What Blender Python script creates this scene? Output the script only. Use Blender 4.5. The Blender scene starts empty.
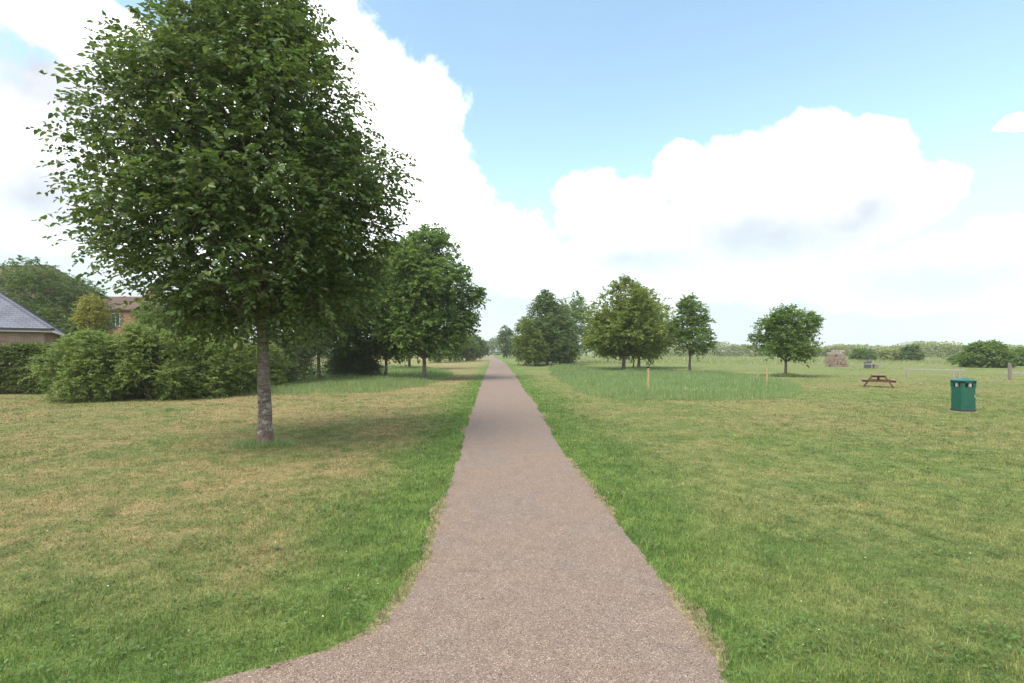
import bpy, math, random
import numpy as np
from mathutils import Vector

random.seed(7)
S = bpy.context.scene
COL = S.collection
F = 512.0          # focal length in photo pixels (18 mm lens on a 36 mm sensor, 1024 px wide)
EYE = 1.9          # height of the camera above the lawn
HZ = 352.0         # the photo's horizon row


def depth_of(py):
    return F * EYE / (py - HZ)


def ground_at(px, py):
    d = depth_of(py)
    return ((px - 512.0) / F * d, d)


# ------------------------------------------------------------------ tagging
def tag(o, label=None, cat=None, group=None, kind=None):
    if label: o['label'] = label
    if cat: o['category'] = cat
    if group: o['group'] = group
    if kind: o['kind'] = kind
    return o


def empty(name, loc, rz=0.0):
    o = bpy.data.objects.new(name, None)
    o.empty_display_size = 0.3
    o.location = loc
    o.rotation_euler = (0, 0, rz)
    COL.objects.link(o)
    return o


def np_mesh(name, V, faces, mats=None, parent=None, fm=None, smooth=False, loc=None):
    """V (n,3); faces list of (m,k) int arrays; fm list of material index arrays/ints."""
    me = bpy.data.meshes.new(name)
    V = np.asarray(V, dtype=np.float32)
    me.vertices.add(len(V))
    me.vertices.foreach_set('co', V.ravel())
    loops = np.concatenate([f.ravel() for f in faces]).astype(np.int32)
    sizes = np.concatenate([np.full(len(f), f.shape[1]) for f in faces]).astype(np.int32)
    starts = np.concatenate([[0], np.cumsum(sizes)[:-1]]).astype(np.int32)
    me.loops.add(len(loops))
    me.loops.foreach_set('vertex_index', loops)
    me.polygons.add(len(sizes))
    me.polygons.foreach_set('loop_start', starts)
    if fm is not None:
        mi = np.concatenate([np.full(len(f), m) if np.isscalar(m) else m for f, m in zip(faces, fm)]).astype(np.int32)
        me.polygons.foreach_set('material_index', mi)
    if smooth:
        me.polygons.foreach_set('use_smooth', np.ones(len(sizes), dtype=bool))
    me.update(calc_edges=True)
    for m in (mats or []):
        me.materials.append(m)
    o = bpy.data.objects.new(name, me)
    if loc is not None: o.location = loc
    COL.objects.link(o)
    if parent is not None: o.parent = parent
    return o


class MB:
    """Collects boxes, bars, polygons; builds ONE mesh object."""
    def __init__(self):
        self.v = []; self.f = []

    def poly(self, pts):
        n = len(self.v); self.v += [tuple(p) for p in pts]; self.f.append(tuple(range(n, n + len(pts)))); return self

    def hexa(self, p):
        n = len(self.v); self.v += [tuple(q) for q in p]
        for q in ((3, 2, 1, 0), (4, 5, 6, 7), (0, 1, 5, 4), (1, 2, 6, 5), (2, 3, 7, 6), (3, 0, 4, 7)):
            self.f.append(tuple(n + i for i in q))
        return self

    def box(self, x0, x1, y0, y1, z0, z1):
        return self.hexa([(x0, y0, z0), (x1, y0, z0), (x1, y1, z0), (x0, y1, z0),
                          (x0, y0, z1), (x1, y0, z1), (x1, y1, z1), (x0, y1, z1)])

    def bar(self, a, b, w, h, up=(0, 0, 1)):
        a = Vector(a); b = Vector(b); d = (b - a).normalized()
        s = d.cross(Vector(up))
        if s.length < 1e-4: s = d.cross(Vector((1, 0, 0)))
        s.normalize(); u = s.cross(d).normalized()
        s *= w / 2; u *= h / 2
        return self.hexa([a - s - u, a + s - u, b + s - u, b - s - u, a - s + u, a + s + u, b + s + u, b - s + u])

    def prism(self, outline, z0, z1):
        n = len(self.v); k = len(outline)
        self.v += [(x, y, z0) for x, y in outline] + [(x, y, z1) for x, y in outline]
        self.f.append(tuple(range(n + k - 1, n - 1, -1))); self.f.append(tuple(range(n + k, n + 2 * k)))
        for i in range(k):
            j = (i + 1) % k; self.f.append((n + i, n + j, n + k + j, n + k + i))
        return self

    def build(self, name, mat, parent=None, bevel=0.0, loc=None):
        me = bpy.data.meshes.new(name)
        me.from_pydata(self.v, [], self.f)
        me.materials.append(mat); me.update()
        o = bpy.data.objects.new(name, me)
        if loc is not None: o.location = loc
        COL.objects.link(o)
        if parent is not None: o.parent = parent
        if bevel:
            m = o.modifiers.new('bevel', 'BEVEL'); m.width = bevel; m.segments = 2; m.limit_method = 'ANGLE'
        return o


def tube(points, radii, n=8, wob=0.0, rng=None):
    """Return (V, quads) of a tube along points."""
    P = np.asarray(points, float); R = np.asarray(radii, float)
    T = np.gradient(P, axis=0); T /= np.linalg.norm(T, axis=1)[:, None] + 1e-9
    ref = np.array([1.0, 0, 0]) if abs(T[0, 0]) < .8 else np.array([0, 1.0, 0])
    U = np.cross(T, ref); U /= np.linalg.norm(U, axis=1)[:, None] + 1e-9
    W = np.cross(T, U)
    a = np.linspace(0, 2 * np.pi, n, endpoint=False)
    rr = R[:, None] * np.ones(n)[None]
    if wob and rng is not None:
        rr = rr * (1 + wob * rng.standard_normal(rr.shape))
    V = P[:, None] + rr[..., None] * (U[:, None] * np.cos(a)[None, :, None] + W[:, None] * np.sin(a)[None, :, None])
    m = len(P)
    idx = np.arange(m * n).reshape(m, n)
    q = np.stack([idx[:-1], np.roll(idx[:-1], -1, 1), np.roll(idx[1:], -1, 1), idx[1:]], -1).reshape(-1, 4)
    return V.reshape(-1, 3), q


def merge(tubes):
    V = []; Q = []; n = 0
    for v, q in tubes:
        V.append(v); Q.append(q + n); n += len(v)
    return np.concatenate(V), np.concatenate(Q)


# ------------------------------------------------------------------ smooth value noise in numpy
def vnoise(x, y, seed=0):
    x = np.asarray(x, float); y = np.asarray(y, float)
    xi = np.floor(x).astype(np.int64); yi = np.floor(y).astype(np.int64)
    fx = x - xi; fy = y - yi; fx = fx * fx * (3 - 2 * fx); fy = fy * fy * (3 - 2 * fy)
    def h(a, b):
        n = (a * 374761393 + b * 668265263 + seed * 974711) & 0x7fffffff
        n = (n ^ (n >> 13)) * 1274126177 & 0x7fffffff
        return ((n ^ (n >> 16)) & 0xffff) / 65535.0
    return (h(xi, yi) * (1 - fx) + h(xi + 1, yi) * fx) * (1 - fy) + (h(xi, yi + 1) * (1 - fx) + h(xi + 1, yi + 1) * fx) * fy


# ------------------------------------------------------------------ node helpers
class N:
    def __init__(self, tree): self.t = tree
    def new(self, t, **kw):
        n = self.t.nodes.new(t)
        for k, v in kw.items(): setattr(n, k, v)
        return n
    def link(self, a, b): self.t.links.new(a, b)
    def put(self, sock, v):
        if isinstance(v, bpy.types.NodeSocket): self.link(v, sock)
        elif v is not None: sock.default_value = v
    def m(self, op, a, b=None, c=None, clamp=False):
        n = self.new('ShaderNodeMath', operation=op, use_clamp=clamp)
        self.put(n.inputs[0], a); self.put(n.inputs[1], b); self.put(n.inputs[2], c)
        return n.outputs[0]
    def vm(self, op, a, b=None, scale=None):
        n = self.new('ShaderNodeVectorMath', operation=op)
        self.put(n.inputs[0], a); self.put(n.inputs[1], b)
        if scale is not None: self.put(n.inputs['Scale'], scale)
        return n.outputs[0]
    def ramp(self, v, lo, hi, a=0.0, b=1.0, smooth=True):
        n = self.new('ShaderNodeMapRange', interpolation_type='SMOOTHSTEP' if smooth else 'LINEAR')
        n.clamp = True
        for i, q in enumerate((v, lo, hi, a, b)): self.put(n.inputs[i], q)
        return n.outputs[0]
    def noise(self, vec, scale, detail=3.0, rough=0.55, dist=0.0, dims='3D'):
        n = self.new('ShaderNodeTexNoise', noise_dimensions=dims)
        self.put(n.inputs['Vector'], vec); n.inputs['Scale'].default_value = scale
        n.inputs['Detail'].default_value = detail; n.inputs['Roughness'].default_value = rough
        n.inputs['Distortion'].default_value = dist
        return n.outputs[0]
    def mix(self, fac, a, b, mode='MIX'):
        n = self.new('ShaderNodeMix', data_type='RGBA', blend_type=mode)
        self.put(n.inputs[0], fac)
        for s, v in ((n.inputs[6], a), (n.inputs[7], b)):
            if isinstance(v, (tuple, list)): s.default_value = (*v[:3], 1)
            else: self.put(s, v)
        return n.outputs[2]
    def hsv(self, col, h=None, s=None, v=None):
        n = self.new('ShaderNodeHueSaturation')
        if h is not None: self.put(n.inputs[0], h)
        if s is not None: self.put(n.inputs[1], s)
        if v is not None: self.put(n.inputs[2], v)
        if isinstance(col, (tuple, list)): n.inputs[4].default_value = (*col[:3], 1)
        else: self.put(n.inputs[4], col)
        return n.outputs[0]
    def bump(self, h, strength=0.5, dist=0.02):
        n = self.new('ShaderNodeBump'); n.inputs['Strength'].default_value = strength
        n.inputs['Distance'].default_value = dist; self.put(n.inputs['Height'], h)
        return n.outputs[0]


def new_mat(name):
    m = bpy.data.materials.new(name); m.use_nodes = True
    t = m.node_tree; t.nodes.clear()
    n = N(t); out = n.new('ShaderNodeOutputMaterial')
    return m, n, out


def principled(n, out, col, rough=0.8, spec=0.3, normal=None, metal=0.0):
    p = n.new('ShaderNodeBsdfPrincipled')
    if isinstance(col, (tuple, list)): p.inputs['Base Color'].default_value = (*col[:3], 1)
    else: n.put(p.inputs['Base Color'], col)
    n.put(p.inputs['Roughness'], rough)
    p.inputs['Specular IOR Level'].default_value = spec
    p.inputs['Metallic'].default_value = metal
    if normal is not None: n.link(normal, p.inputs['Normal'])
    n.link(p.outputs[0], out.inputs['Surface'])
    return p


def surf(name, col, rough=0.7, spec=0.3, var=0.25, scale=8.0, bump=0.15, stretch=(1, 1, 1)):
    m, n, out = new_mat(name)
    tc = n.new('ShaderNodeTexCoord'); v = n.vm('MULTIPLY', tc.outputs['Object'], stretch)
    a = n.noise(v, scale, 5, 0.6); b = n.noise(v, scale * 6, 3, 0.6)
    val = n.m('ADD', n.ramp(a, 0.3, 0.7, 1 - var, 1 + var), n.ramp(b, 0.3, 0.7, -var * .5, var * .5))
    c = n.hsv(col, v=val)
    principled(n, out, c, rough, spec, n.bump(b, bump, 0.01))
    return m


def leaf_mat(name, c1, c2, c3=None, transl=0.38, gloss=0.35, rough=0.45, clump=0.9):
    m, n, out = new_mat(name)
    g = n.new('ShaderNodeNewGeometry'); tc = n.new('ShaderNodeTexCoord')
    r = g.outputs['Random Per Island']
    cl = n.noise(tc.outputs['Object'], clump, 2, 0.5)
    f = n.m('ADD', n.m('MULTIPLY', r, 0.55), n.ramp(cl, 0.35, 0.65, 0.0, 0.5), clamp=True)
    c = n.mix(f, c1, c2)
    if c3: c = n.mix(n.ramp(r, 0.86, 0.95), c, c3)
    r2 = n.m('FRACT', n.m('MULTIPLY', r, 37.7))
    c = n.hsv(c, v=n.ramp(r2, 0, 1, 0.72, 1.3, smooth=False))
    p = n.new('ShaderNodeBsdfPrincipled'); n.link(c, p.inputs['Base Color'])
    p.inputs['Roughness'].default_value = rough; p.inputs['Specular IOR Level'].default_value = gloss
    tr = n.new('ShaderNodeBsdfTranslucent')
    n.link(n.mix(0.5, c, n.hsv(c, h=0.487, s=1.12, v=2.1)), tr.inputs['Color'])
    mx = n.new('ShaderNodeMixShader'); mx.inputs[0].default_value = transl
    n.link(p.outputs[0], mx.inputs[1]); n.link(tr.outputs[0], mx.inputs[2])
    n.link(mx.outputs[0], out.inputs['Surface'])
    return m


# ------------------------------------------------------------------ lawn colour (shared by ground and grass blades)
def lawn_group():
    t = bpy.data.node_groups.new('lawn_colour', 'ShaderNodeTree')
    t.interface.new_socket('Color', in_out='OUTPUT', socket_type='NodeSocketColor')
    t.interface.new_socket('Dry', in_out='OUTPUT', socket_type='NodeSocketFloat')
    n = N(t); go = n.new('NodeGroupOutput')
    g = n.new('ShaderNodeNewGeometry')
    sp = n.new('ShaderNodeSeparateXYZ'); n.link(g.outputs['Position'], sp.inputs[0])
    x, y = sp.outputs[0], sp.outputs[1]
    cv = n.new('ShaderNodeCombineXYZ'); n.link(x, cv.inputs[0]); n.link(y, cv.inputs[1])
    P = cv.outputs[0]
    big = n.noise(P, 0.16, 3, 0.6, 0.4); mid = n.noise(P, 0.75, 4, 0.62, 0.6); sm = n.noise(P, 3.6, 4, 0.65, 0.3); fine = n.noise(P, 22, 3, 0.6)
    u = n.m('SUBTRACT', x, n.m('SUBTRACT', 0.22, n.m('MULTIPLY', y, 0.028)))     # sideways distance from the path's middle
    lu = n.m('MULTIPLY', u, -1)
    # left lawn dries out away from the path and away from the junction
    left = n.m('MULTIPLY', n.ramp(n.m('ADD', lu, n.m('MULTIPLY', n.m('SUBTRACT', mid, .5), 1.2)), 1.3, 3.0), n.ramp(n.m('ADD', y, n.m('MULTIPLY', lu, -0.12)), 2.6, 4.6))
    right = n.m('MULTIPLY', n.ramp(n.m('ADD', u, n.m('MULTIPLY', n.m('SUBTRACT', mid, .5), 1.6)), 1.3, 3.2), n.m('MULTIPLY', n.ramp(y, 3.0, 14.0, 0.34, 0.56), n.ramp(y, 24.0, 60.0, 1.0, 0.6)))
    side = n.m('MAXIMUM', n.m('MULTIPLY', left, 0.98), right)
    patch = n.m('ADD', n.m('ADD', n.m('MULTIPLY', big, 0.9), n.m('MULTIPLY', mid, 0.8)), n.m('MULTIPLY', sm, 0.6))
    dry = n.m('MULTIPLY', n.ramp(patch, 0.93, 1.4), side, clamp=True)
    dry2 = n.m('ADD', dry, n.m('MULTIPLY', side, 0.22), clamp=True)
    gcol = n.mix(n.ramp(n.m('ADD', n.m('MULTIPLY', mid, .6), n.m('MULTIPLY', sm, .5)), 0.4, 0.72), GREEN_A, GREEN_B)
    gcol = n.mix(n.m('MULTIPLY', side, 0.62), gcol, OLIVE)
    straw = n.mix(n.ramp(fine, 0.35, 0.65), STRAW_A, STRAW_B)
    c = n.mix(n.m('MULTIPLY', dry2, 0.8), gcol, straw)
    dark = n.m('MULTIPLY', n.ramp(n.noise(P, 1.3, 4, 0.7, 0.8), 0.54, 0.7), 0.45)
    weed = n.ramp(n.noise(P, 2.3, 5, 0.72, 0.5), 0.57, 0.66)
    c = n.mix(n.m('MULTIPLY', weed, 0.6), c, n.mix(fine, GREEN_A, GREEN_B))
    red = n.m('MULTIPLY', n.ramp(n.noise(P, 0.9, 5, 0.7, 0.6), 0.52, 0.66), n.m('MULTIPLY', side, 0.30))
    c = n.mix(red, c, (0.27, 0.175, 0.095))
    c = n.hsv(c, v=n.m('SUBTRACT', n.ramp(sm, 0.25, 0.75, 0.86, 1.14), n.m('MULTIPLY', dark, 0.6)))
    n.link(c, go.inputs[0]); n.link(dry2, go.inputs[1])
    return t


GREEN_A = (0.082, 0.140, 0.036)
GREEN_B = (0.135, 0.195, 0.052)
OLIVE = (0.138, 0.180, 0.056)
STRAW_A = (0.25, 0.178, 0.090)
STRAW_B = (0.34, 0.255, 0.135)
LAWN = lawn_group()


def ground_mat():
    m, n, out = new_mat('lawn_ground')
    g = n.new('ShaderNodeNewGeometry'); gr = n.new('ShaderNodeGroup'); gr.node_tree = LAWN
    P = g.outputs['Position']
    f1 = n.noise(P, 45, 4, 0.7); f2 = n.noise(P, 160, 2, 0.6); f3 = n.noise(P, 9, 4, 0.7)
    v = n.m('MULTIPLY', n.m('MULTIPLY', n.ramp(f1, 0.3, 0.7, 0.62, 1.25), n.ramp(f2, 0.3, 0.7, 0.75, 1.2)), n.ramp(f3, 0.3, 0.7, 0.84, 1.12))
    c = n.hsv(gr.outputs[0], v=v)
    h = n.m('ADD', n.m('MULTIPLY', f1, 0.6), n.m('ADD', n.m('MULTIPLY', f2, .25), f3))
    principled(n, out, c, 0.95, 0.1, n.bump(h, 0.8, 0.04))
    return m


def blade_mat(name, tint=(1, 1, 1), transl=0.35):
    m, n, out = new_mat(name)
    g = n.new('ShaderNodeNewGeometry'); gr = n.new('ShaderNodeGroup'); gr.node_tree = LAWN
    r = g.outputs['Random Per Island']
    c = n.hsv(gr.outputs[0], h=n.ramp(r, 0, 1, 0.485, 0.512, smooth=False), v=n.ramp(n.m('FRACT', n.m('MULTIPLY', r, 17.3)), 0, 1, 0.65, 1.95, smooth=False))
    c = n.mix(1.0, c, (*tint, 1), 'MULTIPLY')
    c = n.mix(n.m('MULTIPLY', n.ramp(n.m('FRACT', n.m('MULTIPLY', r, 91.1)), 0.88, 0.93), 0.7), c, (0.36, 0.30, 0.15))
    d = n.new('ShaderNodeBsdfDiffuse'); n.link(c, d.inputs[0])
    tr = n.new('ShaderNodeBsdfTranslucent'); n.link(c, tr.inputs[0])
    mx = n.new('ShaderNodeMixShader'); mx.inputs[0].default_value = transl
    n.link(d.outputs[0], mx.inputs[1]); n.link(tr.outputs[0], mx.inputs[2]); n.link(mx.outputs[0], out.inputs['Surface'])
    return m


def path_mat():
    m, n, out = new_mat('pink_grit_asphalt')
    g = n.new('ShaderNodeNewGeometry'); P = g.outputs['Position']
    vo = n.new('ShaderNodeTexVoronoi'); vo.inputs['Scale'].default_value = 150; n.link(P, vo.inputs['Vector'])
    sep = n.new('ShaderNodeSeparateColor'); n.link(vo.outputs['Color'], sep.inputs[0])
    c = n.mix(n.ramp(sep.outputs[0], 0, 1, 0, 1, smooth=False), (0.128, 0.092, 0.071), (0.225, 0.168, 0.132))
    c = n.mix(n.ramp(sep.outputs[1], 0.88, 0.95), c, (0.32, 0.265, 0.215))
    c = n.mix(n.ramp(sep.outputs[2], 0.84, 0.94), c, (0.068, 0.051, 0.042))
    big = n.noise(P, 0.9, 4, 0.6, 0.5); mid = n.noise(P, 5, 4, 0.65)
    c = n.hsv(c, s=n.ramp(big, .35, .65, .9, 1.1), v=n.m('MULTIPLY', n.ramp(big, 0.3, 0.7, 0.95, 1.05), n.ramp(mid, 0.3, 0.7, 0.93, 1.07)))
    # a few worn, darker bitumen smears
    wear = n.noise(n.vm('MULTIPLY', P, (0.5, 2.2, 1)), 1.6, 5, 0.7, 0.4)
    c = n.mix(n.m('MULTIPLY', n.ramp(wear, 0.62, 0.74), 0.4), c, (0.075, 0.062, 0.053))
    principled(n, out, c, 0.85, 0.25, n.bump(n.m('SUBTRACT', 1, vo.outputs['Distance']), 0.5, 0.004))
    return m


def edge_mat():
    m, n, out = new_mat('dry_verge_soil')
    g = n.new('ShaderNodeNewGeometry'); P = g.outputs['Position']
    a = n.noise(P, 14, 5, 0.7); b = n.noise(P, 90, 3, 0.6)
    c = n.mix(n.ramp(a, 0.35, 0.65), (0.17, 0.12, 0.085), (0.25, 0.215, 0.115))
    c = n.hsv(c, v=n.ramp(b, 0.3, 0.7, 0.6, 1.25))
    principled(n, out, c, 0.95, 0.1, n.bump(b, 0.7, 0.01))
    return m


# ------------------------------------------------------------------ ground, path
M_GROUND = ground_mat(); M_PATH = path_mat(); M_EDGE = edge_mat(); M_BLADE = blade_mat('lawn_blades')

xs = np.concatenate([-np.geomspace(3000, 3, 40), np.linspace(-2.5, 2.5, 6), np.geomspace(3, 3000, 40)])
ys = np.concatenate([-np.geomspace(900, 3, 16), np.linspace(-2, 2, 5), np.geomspace(3, 3500, 50)])
gx, gy = np.meshgrid(xs, ys)
gv = np.stack([gx.ravel(), gy.ravel(), np.zeros(gx.size)], 1)
ii = np.arange(gx.size).reshape(gx.shape)
gq = np.stack([ii[:-1, :-1], ii[:-1, 1:], ii[1:, 1:], ii[1:, :-1]], -1).reshape(-1, 4)
tag(np_mesh('ground', gv, [gq], [M_GROUND]), kind='structure', label='mown park lawn, green beside the path and straw coloured further off', cat='ground')

# path edges traced on the ground: left edge and right edge as x over distance y
LE = [ground_at(*p) for p in ((212, 683), (262, 668), (330, 651), (375, 630), (400, 606), (412, 583), (431, 552), (441, 520), (447, 492), (457, 462), (466.5, 430), (475.5, 400), (486.5, 371), (490, 363), (489, 359), (484, 356.5))]
RE = [ground_at(*p) for p in ((730, 683), (703, 640), (673, 601), (648, 562), (622, 530), (597, 500), (571, 465), (550, 430), (535.5, 405), (521, 385), (511.5, 371), (506, 363.5), (499, 359), (492, 356.5))]
le_y = np.array([0.2, 1.9, 2.35, 2.62] + [p[1] for p in LE]); le_x = np.array([-60, -30, -8, -3.3] + [p[0] for p in LE])
re_y = np.array([-4, 0.0, 1.5] + [p[1] for p in RE]); re_x = np.array([1.5, 1.42, 1.33] + [p[0] for p in RE])
le_y = np.append(le_y, 420); le_x = np.append(le_x, le_x[-1] - 26); re_y = np.append(re_y, 420); re_x = np.append(re_x, re_x[-1] - 24)


def xl(y): return np.interp(y, le_y, le_x)
def xr(y): return np.interp(y, re_y, re_x)


def edge_wob(y, seed):
    return (vnoise(y * 0.9, y * 0 + 3.3, seed) - .5) * 0.07 + (vnoise(y * 4.1, y * 0 + 9.1, seed + 1) - .5) * 0.035 + (vnoise(y * 14, y * 0 + 1.1, seed + 2) - .5) * 0.035


py_ = np.unique(np.concatenate([np.linspace(0.25, 2.6, 40), np.linspace(2.6, 14, 460), np.geomspace(14, 420, 160)]))
L = xl(py_) + edge_wob(py_, 5); R = xr(py_) + edge_wob(py_, 15)
K = 7
tt = np.linspace(0, 1, K)
pv = np.stack([(L[:, None] * (1 - tt) + R[:, None] * tt).ravel(), np.repeat(py_, K), np.full(len(py_) * K, 0.008)], 1)
pi_ = np.arange(len(py_) * K).reshape(-1, K)
pq = np.stack([pi_[:-1, :-1], pi_[:-1, 1:], pi_[1:, 1:], pi_[1:, :-1]], -1).reshape(-1, 4)
# the path's near end behind the camera: the branch that crosses to the left
nb = len(pv)
pv = np.concatenate([pv, [(-60, -2.2, .008), (R[0], -2.2, .008), (R[0], 0.25, .008), (L[0], 0.25, .008)]])
pq = np.concatenate([pq, [[nb, nb + 1, nb + 2, nb + 3]]])
tag(np_mesh('path', pv, [pq], [M_PATH]), kind='structure', label='straight pinkish grit path running away through the park', cat='path')

# worn dry margins along both path edges
ev = []; eq = []
for side, (base, seed) in enumerate(((L, 31), (R, 47))):
    yy = py_
    w = -0.05 + 0.17 * np.clip(vnoise(yy * 0.8, yy * 0 + 2, seed) - .42, 0, 1) * 2 + 0.06 * np.clip(vnoise(yy * 4.5, yy * 0, seed + 3) - .5, 0, 1) * 2
    if side == 1: w = w * 1.3
    w = np.maximum(w * np.where(yy < 2.6, 0.6, 1), -.04)
    o_ = base + (-w if side == 0 else w); i_ = base + (0.12 if side == 0 else -0.12)
    n0 = len(ev)
    for k in range(len(yy)):
        ev.append((o_[k], yy[k], 0.004)); ev.append((i_[k], yy[k], 0.004))
    for k in range(len(yy) - 1):
        a = n0 + 2 * k; eq.append((a, a + 1, a + 3, a + 2))
tag(np_mesh('path_verge', np.array(ev), [np.array(eq)], [M_EDGE]), kind='structure', label='thin worn strip of dry soil along the path edges', cat='verge')

# bare dirt track crossing the far meadow on the right
tv = []; tq = []
tx = np.linspace(30, 160, 60)
for k, x_ in enumerate(tx):
    c_ = 66 - 0.05 * (x_ - 30) + 1.4 * math.sin(x_ * .11); w_ = 0.5 + 0.9 * vnoise(x_ * .25, 1.0, 4)
    tv += [(x_, c_ - w_, .004), (x_, c_ + w_, .004)]
    if k: a = 2 * k - 2; tq.append((a, a + 2, a + 3, a + 1))
tag(np_mesh('dirt_track', np.array(tv), [np.array(tq)], [M_EDGE]), kind='structure', label='bare brown track crossing the far meadow', cat='track')

# ------------------------------------------------------------------ grass
rg = np.random.default_rng(11)


def blades(name, x, y, h, w, mats, lean=0.5, bend=True, fm=None, z0=0.0, rng=rg):
    n = len(x)
    az = rng.uniform(0, 2 * np.pi, n); fa = rng.uniform(0, 2 * np.pi, n)
    ln = np.abs(rng.normal(0, lean, n))
    d = np.stack([np.cos(az), np.sin(az)], 1)
    s = np.stack([np.cos(fa), np.sin(fa)], 1) * (w / 2)[:, None]
    base = np.stack([x, y], 1)
    hz = h / np.sqrt(1 + ln ** 2)
    if bend:
        m = base + d * (hz * ln * .35)[:, None]; t = base + d * (hz * ln)[:, None]
        V = np.empty((n, 5, 3))
        V[:, 0, :2] = base - s; V[:, 1, :2] = base + s; V[:, 2, :2] = m + s * .8; V[:, 3, :2] = m - s * .8; V[:, 4, :2] = t
        V[:, 0, 2] = z0; V[:, 1, 2] = z0; V[:, 2, 2] = hz * .6; V[:, 3, 2] = hz * .6; V[:, 4, 2] = hz
        i = np.arange(n)[:, None] * 5
        return np_mesh(name, V.reshape(-1, 3), [i + np.array([[0, 1, 2, 3]]), i + np.array([[3, 2, 4]])], mats, fm=None if fm is None else [fm, fm])
    t = base + d * (hz * ln)[:, None]
    V = np.empty((n, 3, 3))
    V[:, 0, :2] = base - s; V[:, 1, :2] = base + s; V[:, 2, :2] = t
    V[:, :2, 2] = z0; V[:, 2, 2] = hz
    i = np.arange(n)[:, None] * 3
    return np_mesh(name, V.reshape(-1, 3), [i + np.array([[0, 1, 2]])], mats, fm=None if fm is None else [fm])


def inside(poly, x, y):
    r = np.zeros(len(x), bool); n = len(poly)
    for i in range(n):
        x0, y0 = poly[i]; x1, y1 = poly[(i + 1) % n]
        c = ((y0 > y) != (y1 > y)) & (x < (x1 - x0) * (y - y0) / (y1 - y0 + 1e-12) + x0)
        r ^= c
    return r


def off_path(x, y, over=0.04):
    j = over * rg.uniform(-0.6, 1.0, len(x))
    e = 0.03 * np.clip(vnoise(y * 0.8, y * 0 + 2, 31) - .40, 0, 1) * 2
    e2 = 0.055 * np.clip(vnoise(y * 0.8, y * 0 + 2, 47) - .40, 0, 1) * 2
    return (x < xl(y) + edge_wob(y, 5) + j - e) | (x > xr(y) + edge_wob(y, 15) - j + e2)


Y0, Y1, NB = 2.05, 46.0, 700000
u_ = rg.uniform(0, 1, NB); p_ = 0.22
gyy = (Y0 ** p_ + u_ * (Y1 ** p_ - Y0 ** p_)) ** (1 / p_)
gxx = rg.uniform(-1, 1, NB) * (1.12 * gyy + 1.2)
k_ = off_path(gxx, gyy) & (rg.uniform(0, 1, NB) < np.clip((46 - gyy) / 26, 0, 1))
gxx, gyy = gxx[k_], gyy[k_]
uu = gxx - (0.22 - 0.028 * gyy)
lushl = np.clip(1 - (np.abs(uu) - 1.2) / 2.2, 0, 1)
lush = np.maximum(lushl, np.clip((4.4 - gyy) / 1.8, 0, 1) * (uu < 0))
tus = vnoise(gxx * 1.4, gyy * 1.4, 3); tus2 = vnoise(gxx * 6, gyy * 6, 8)
hh = .88 * (0.018 + 0.020 * tus ** 2 + 0.012 * tus2 + 0.026 * lush * (0.5 + tus2)) * rg.uniform(0.5, 1.35, len(gxx))
ww = 0.0036 * (np.maximum(gyy, 2.4) / 3) ** 0.95 * rg.uniform(.7, 1.3, len(gxx))
tag(blades('lawn_grass', gxx, gyy, hh, ww, [M_BLADE], lean=1.25), label='short mown grass covering the lawn on both sides of the path', cat='grass', kind='stuff')

# long meadow grass
M_LONG = leaf_mat('long_grass', (0.145, 0.225, 0.085), (0.215, 0.290, 0.125), (0.36, 0.34, 0.20), transl=.5, gloss=.05, rough=.8, clump=.6)
M_ROUGH = leaf_mat('rough_grass', (0.17, 0.21, 0.085), (0.25, 0.275, 0.125), (0.36, 0.33, 0.20), transl=.4, gloss=.05, rough=.8, clump=.12)
M_FLOWER = surf('white_flower_heads', (0.62, 0.62, 0.50), 0.8, 0.1)


def scatter_in(poly, n, power=1.0):
    P_ = np.array(poly); lo = P_.min(0); hi = P_.max(0)
    X = []; Y = []
    tot = 0
    while tot < n:
        x = rg.uniform(lo[0], hi[0], n); u = rg.uniform(0, 1, n)
        y = (lo[1] ** power + u * (hi[1] ** power - lo[1] ** power)) ** (1 / power)
        k = inside(poly, x, y); X.append(x[k]); Y.append(y[k]); tot += k.sum()
    return np.concatenate(X)[:n], np.concatenate(Y)[:n]


def edge_dist(poly, x, y):
    d = np.full(len(x), 1e9); P_ = np.array(poly)
    for q in P_: d = np.minimum(d, np.hypot(x - q[0], y - q[1]))
    return d


def ragged(poly, step=1.0, amp=0.35, seed=1):
    out = []
    for i in range(len(poly)):
        a = np.array(poly[i]); b = np.array(poly[(i + 1) % len(poly)])
        k = max(1, int(np.linalg.norm(b - a) / step))
        for j in range(k):
            q = a + (b - a) * j / k
            out.append((q[0] + (vnoise(q[0] * 1.7, q[1] * 1.7, seed) - .5) * 2 * amp, q[1] + (vnoise(q[0] * 1.7 + 9, q[1] * 1.7, seed) - .5) * 2 * amp * 2))
    return out


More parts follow.
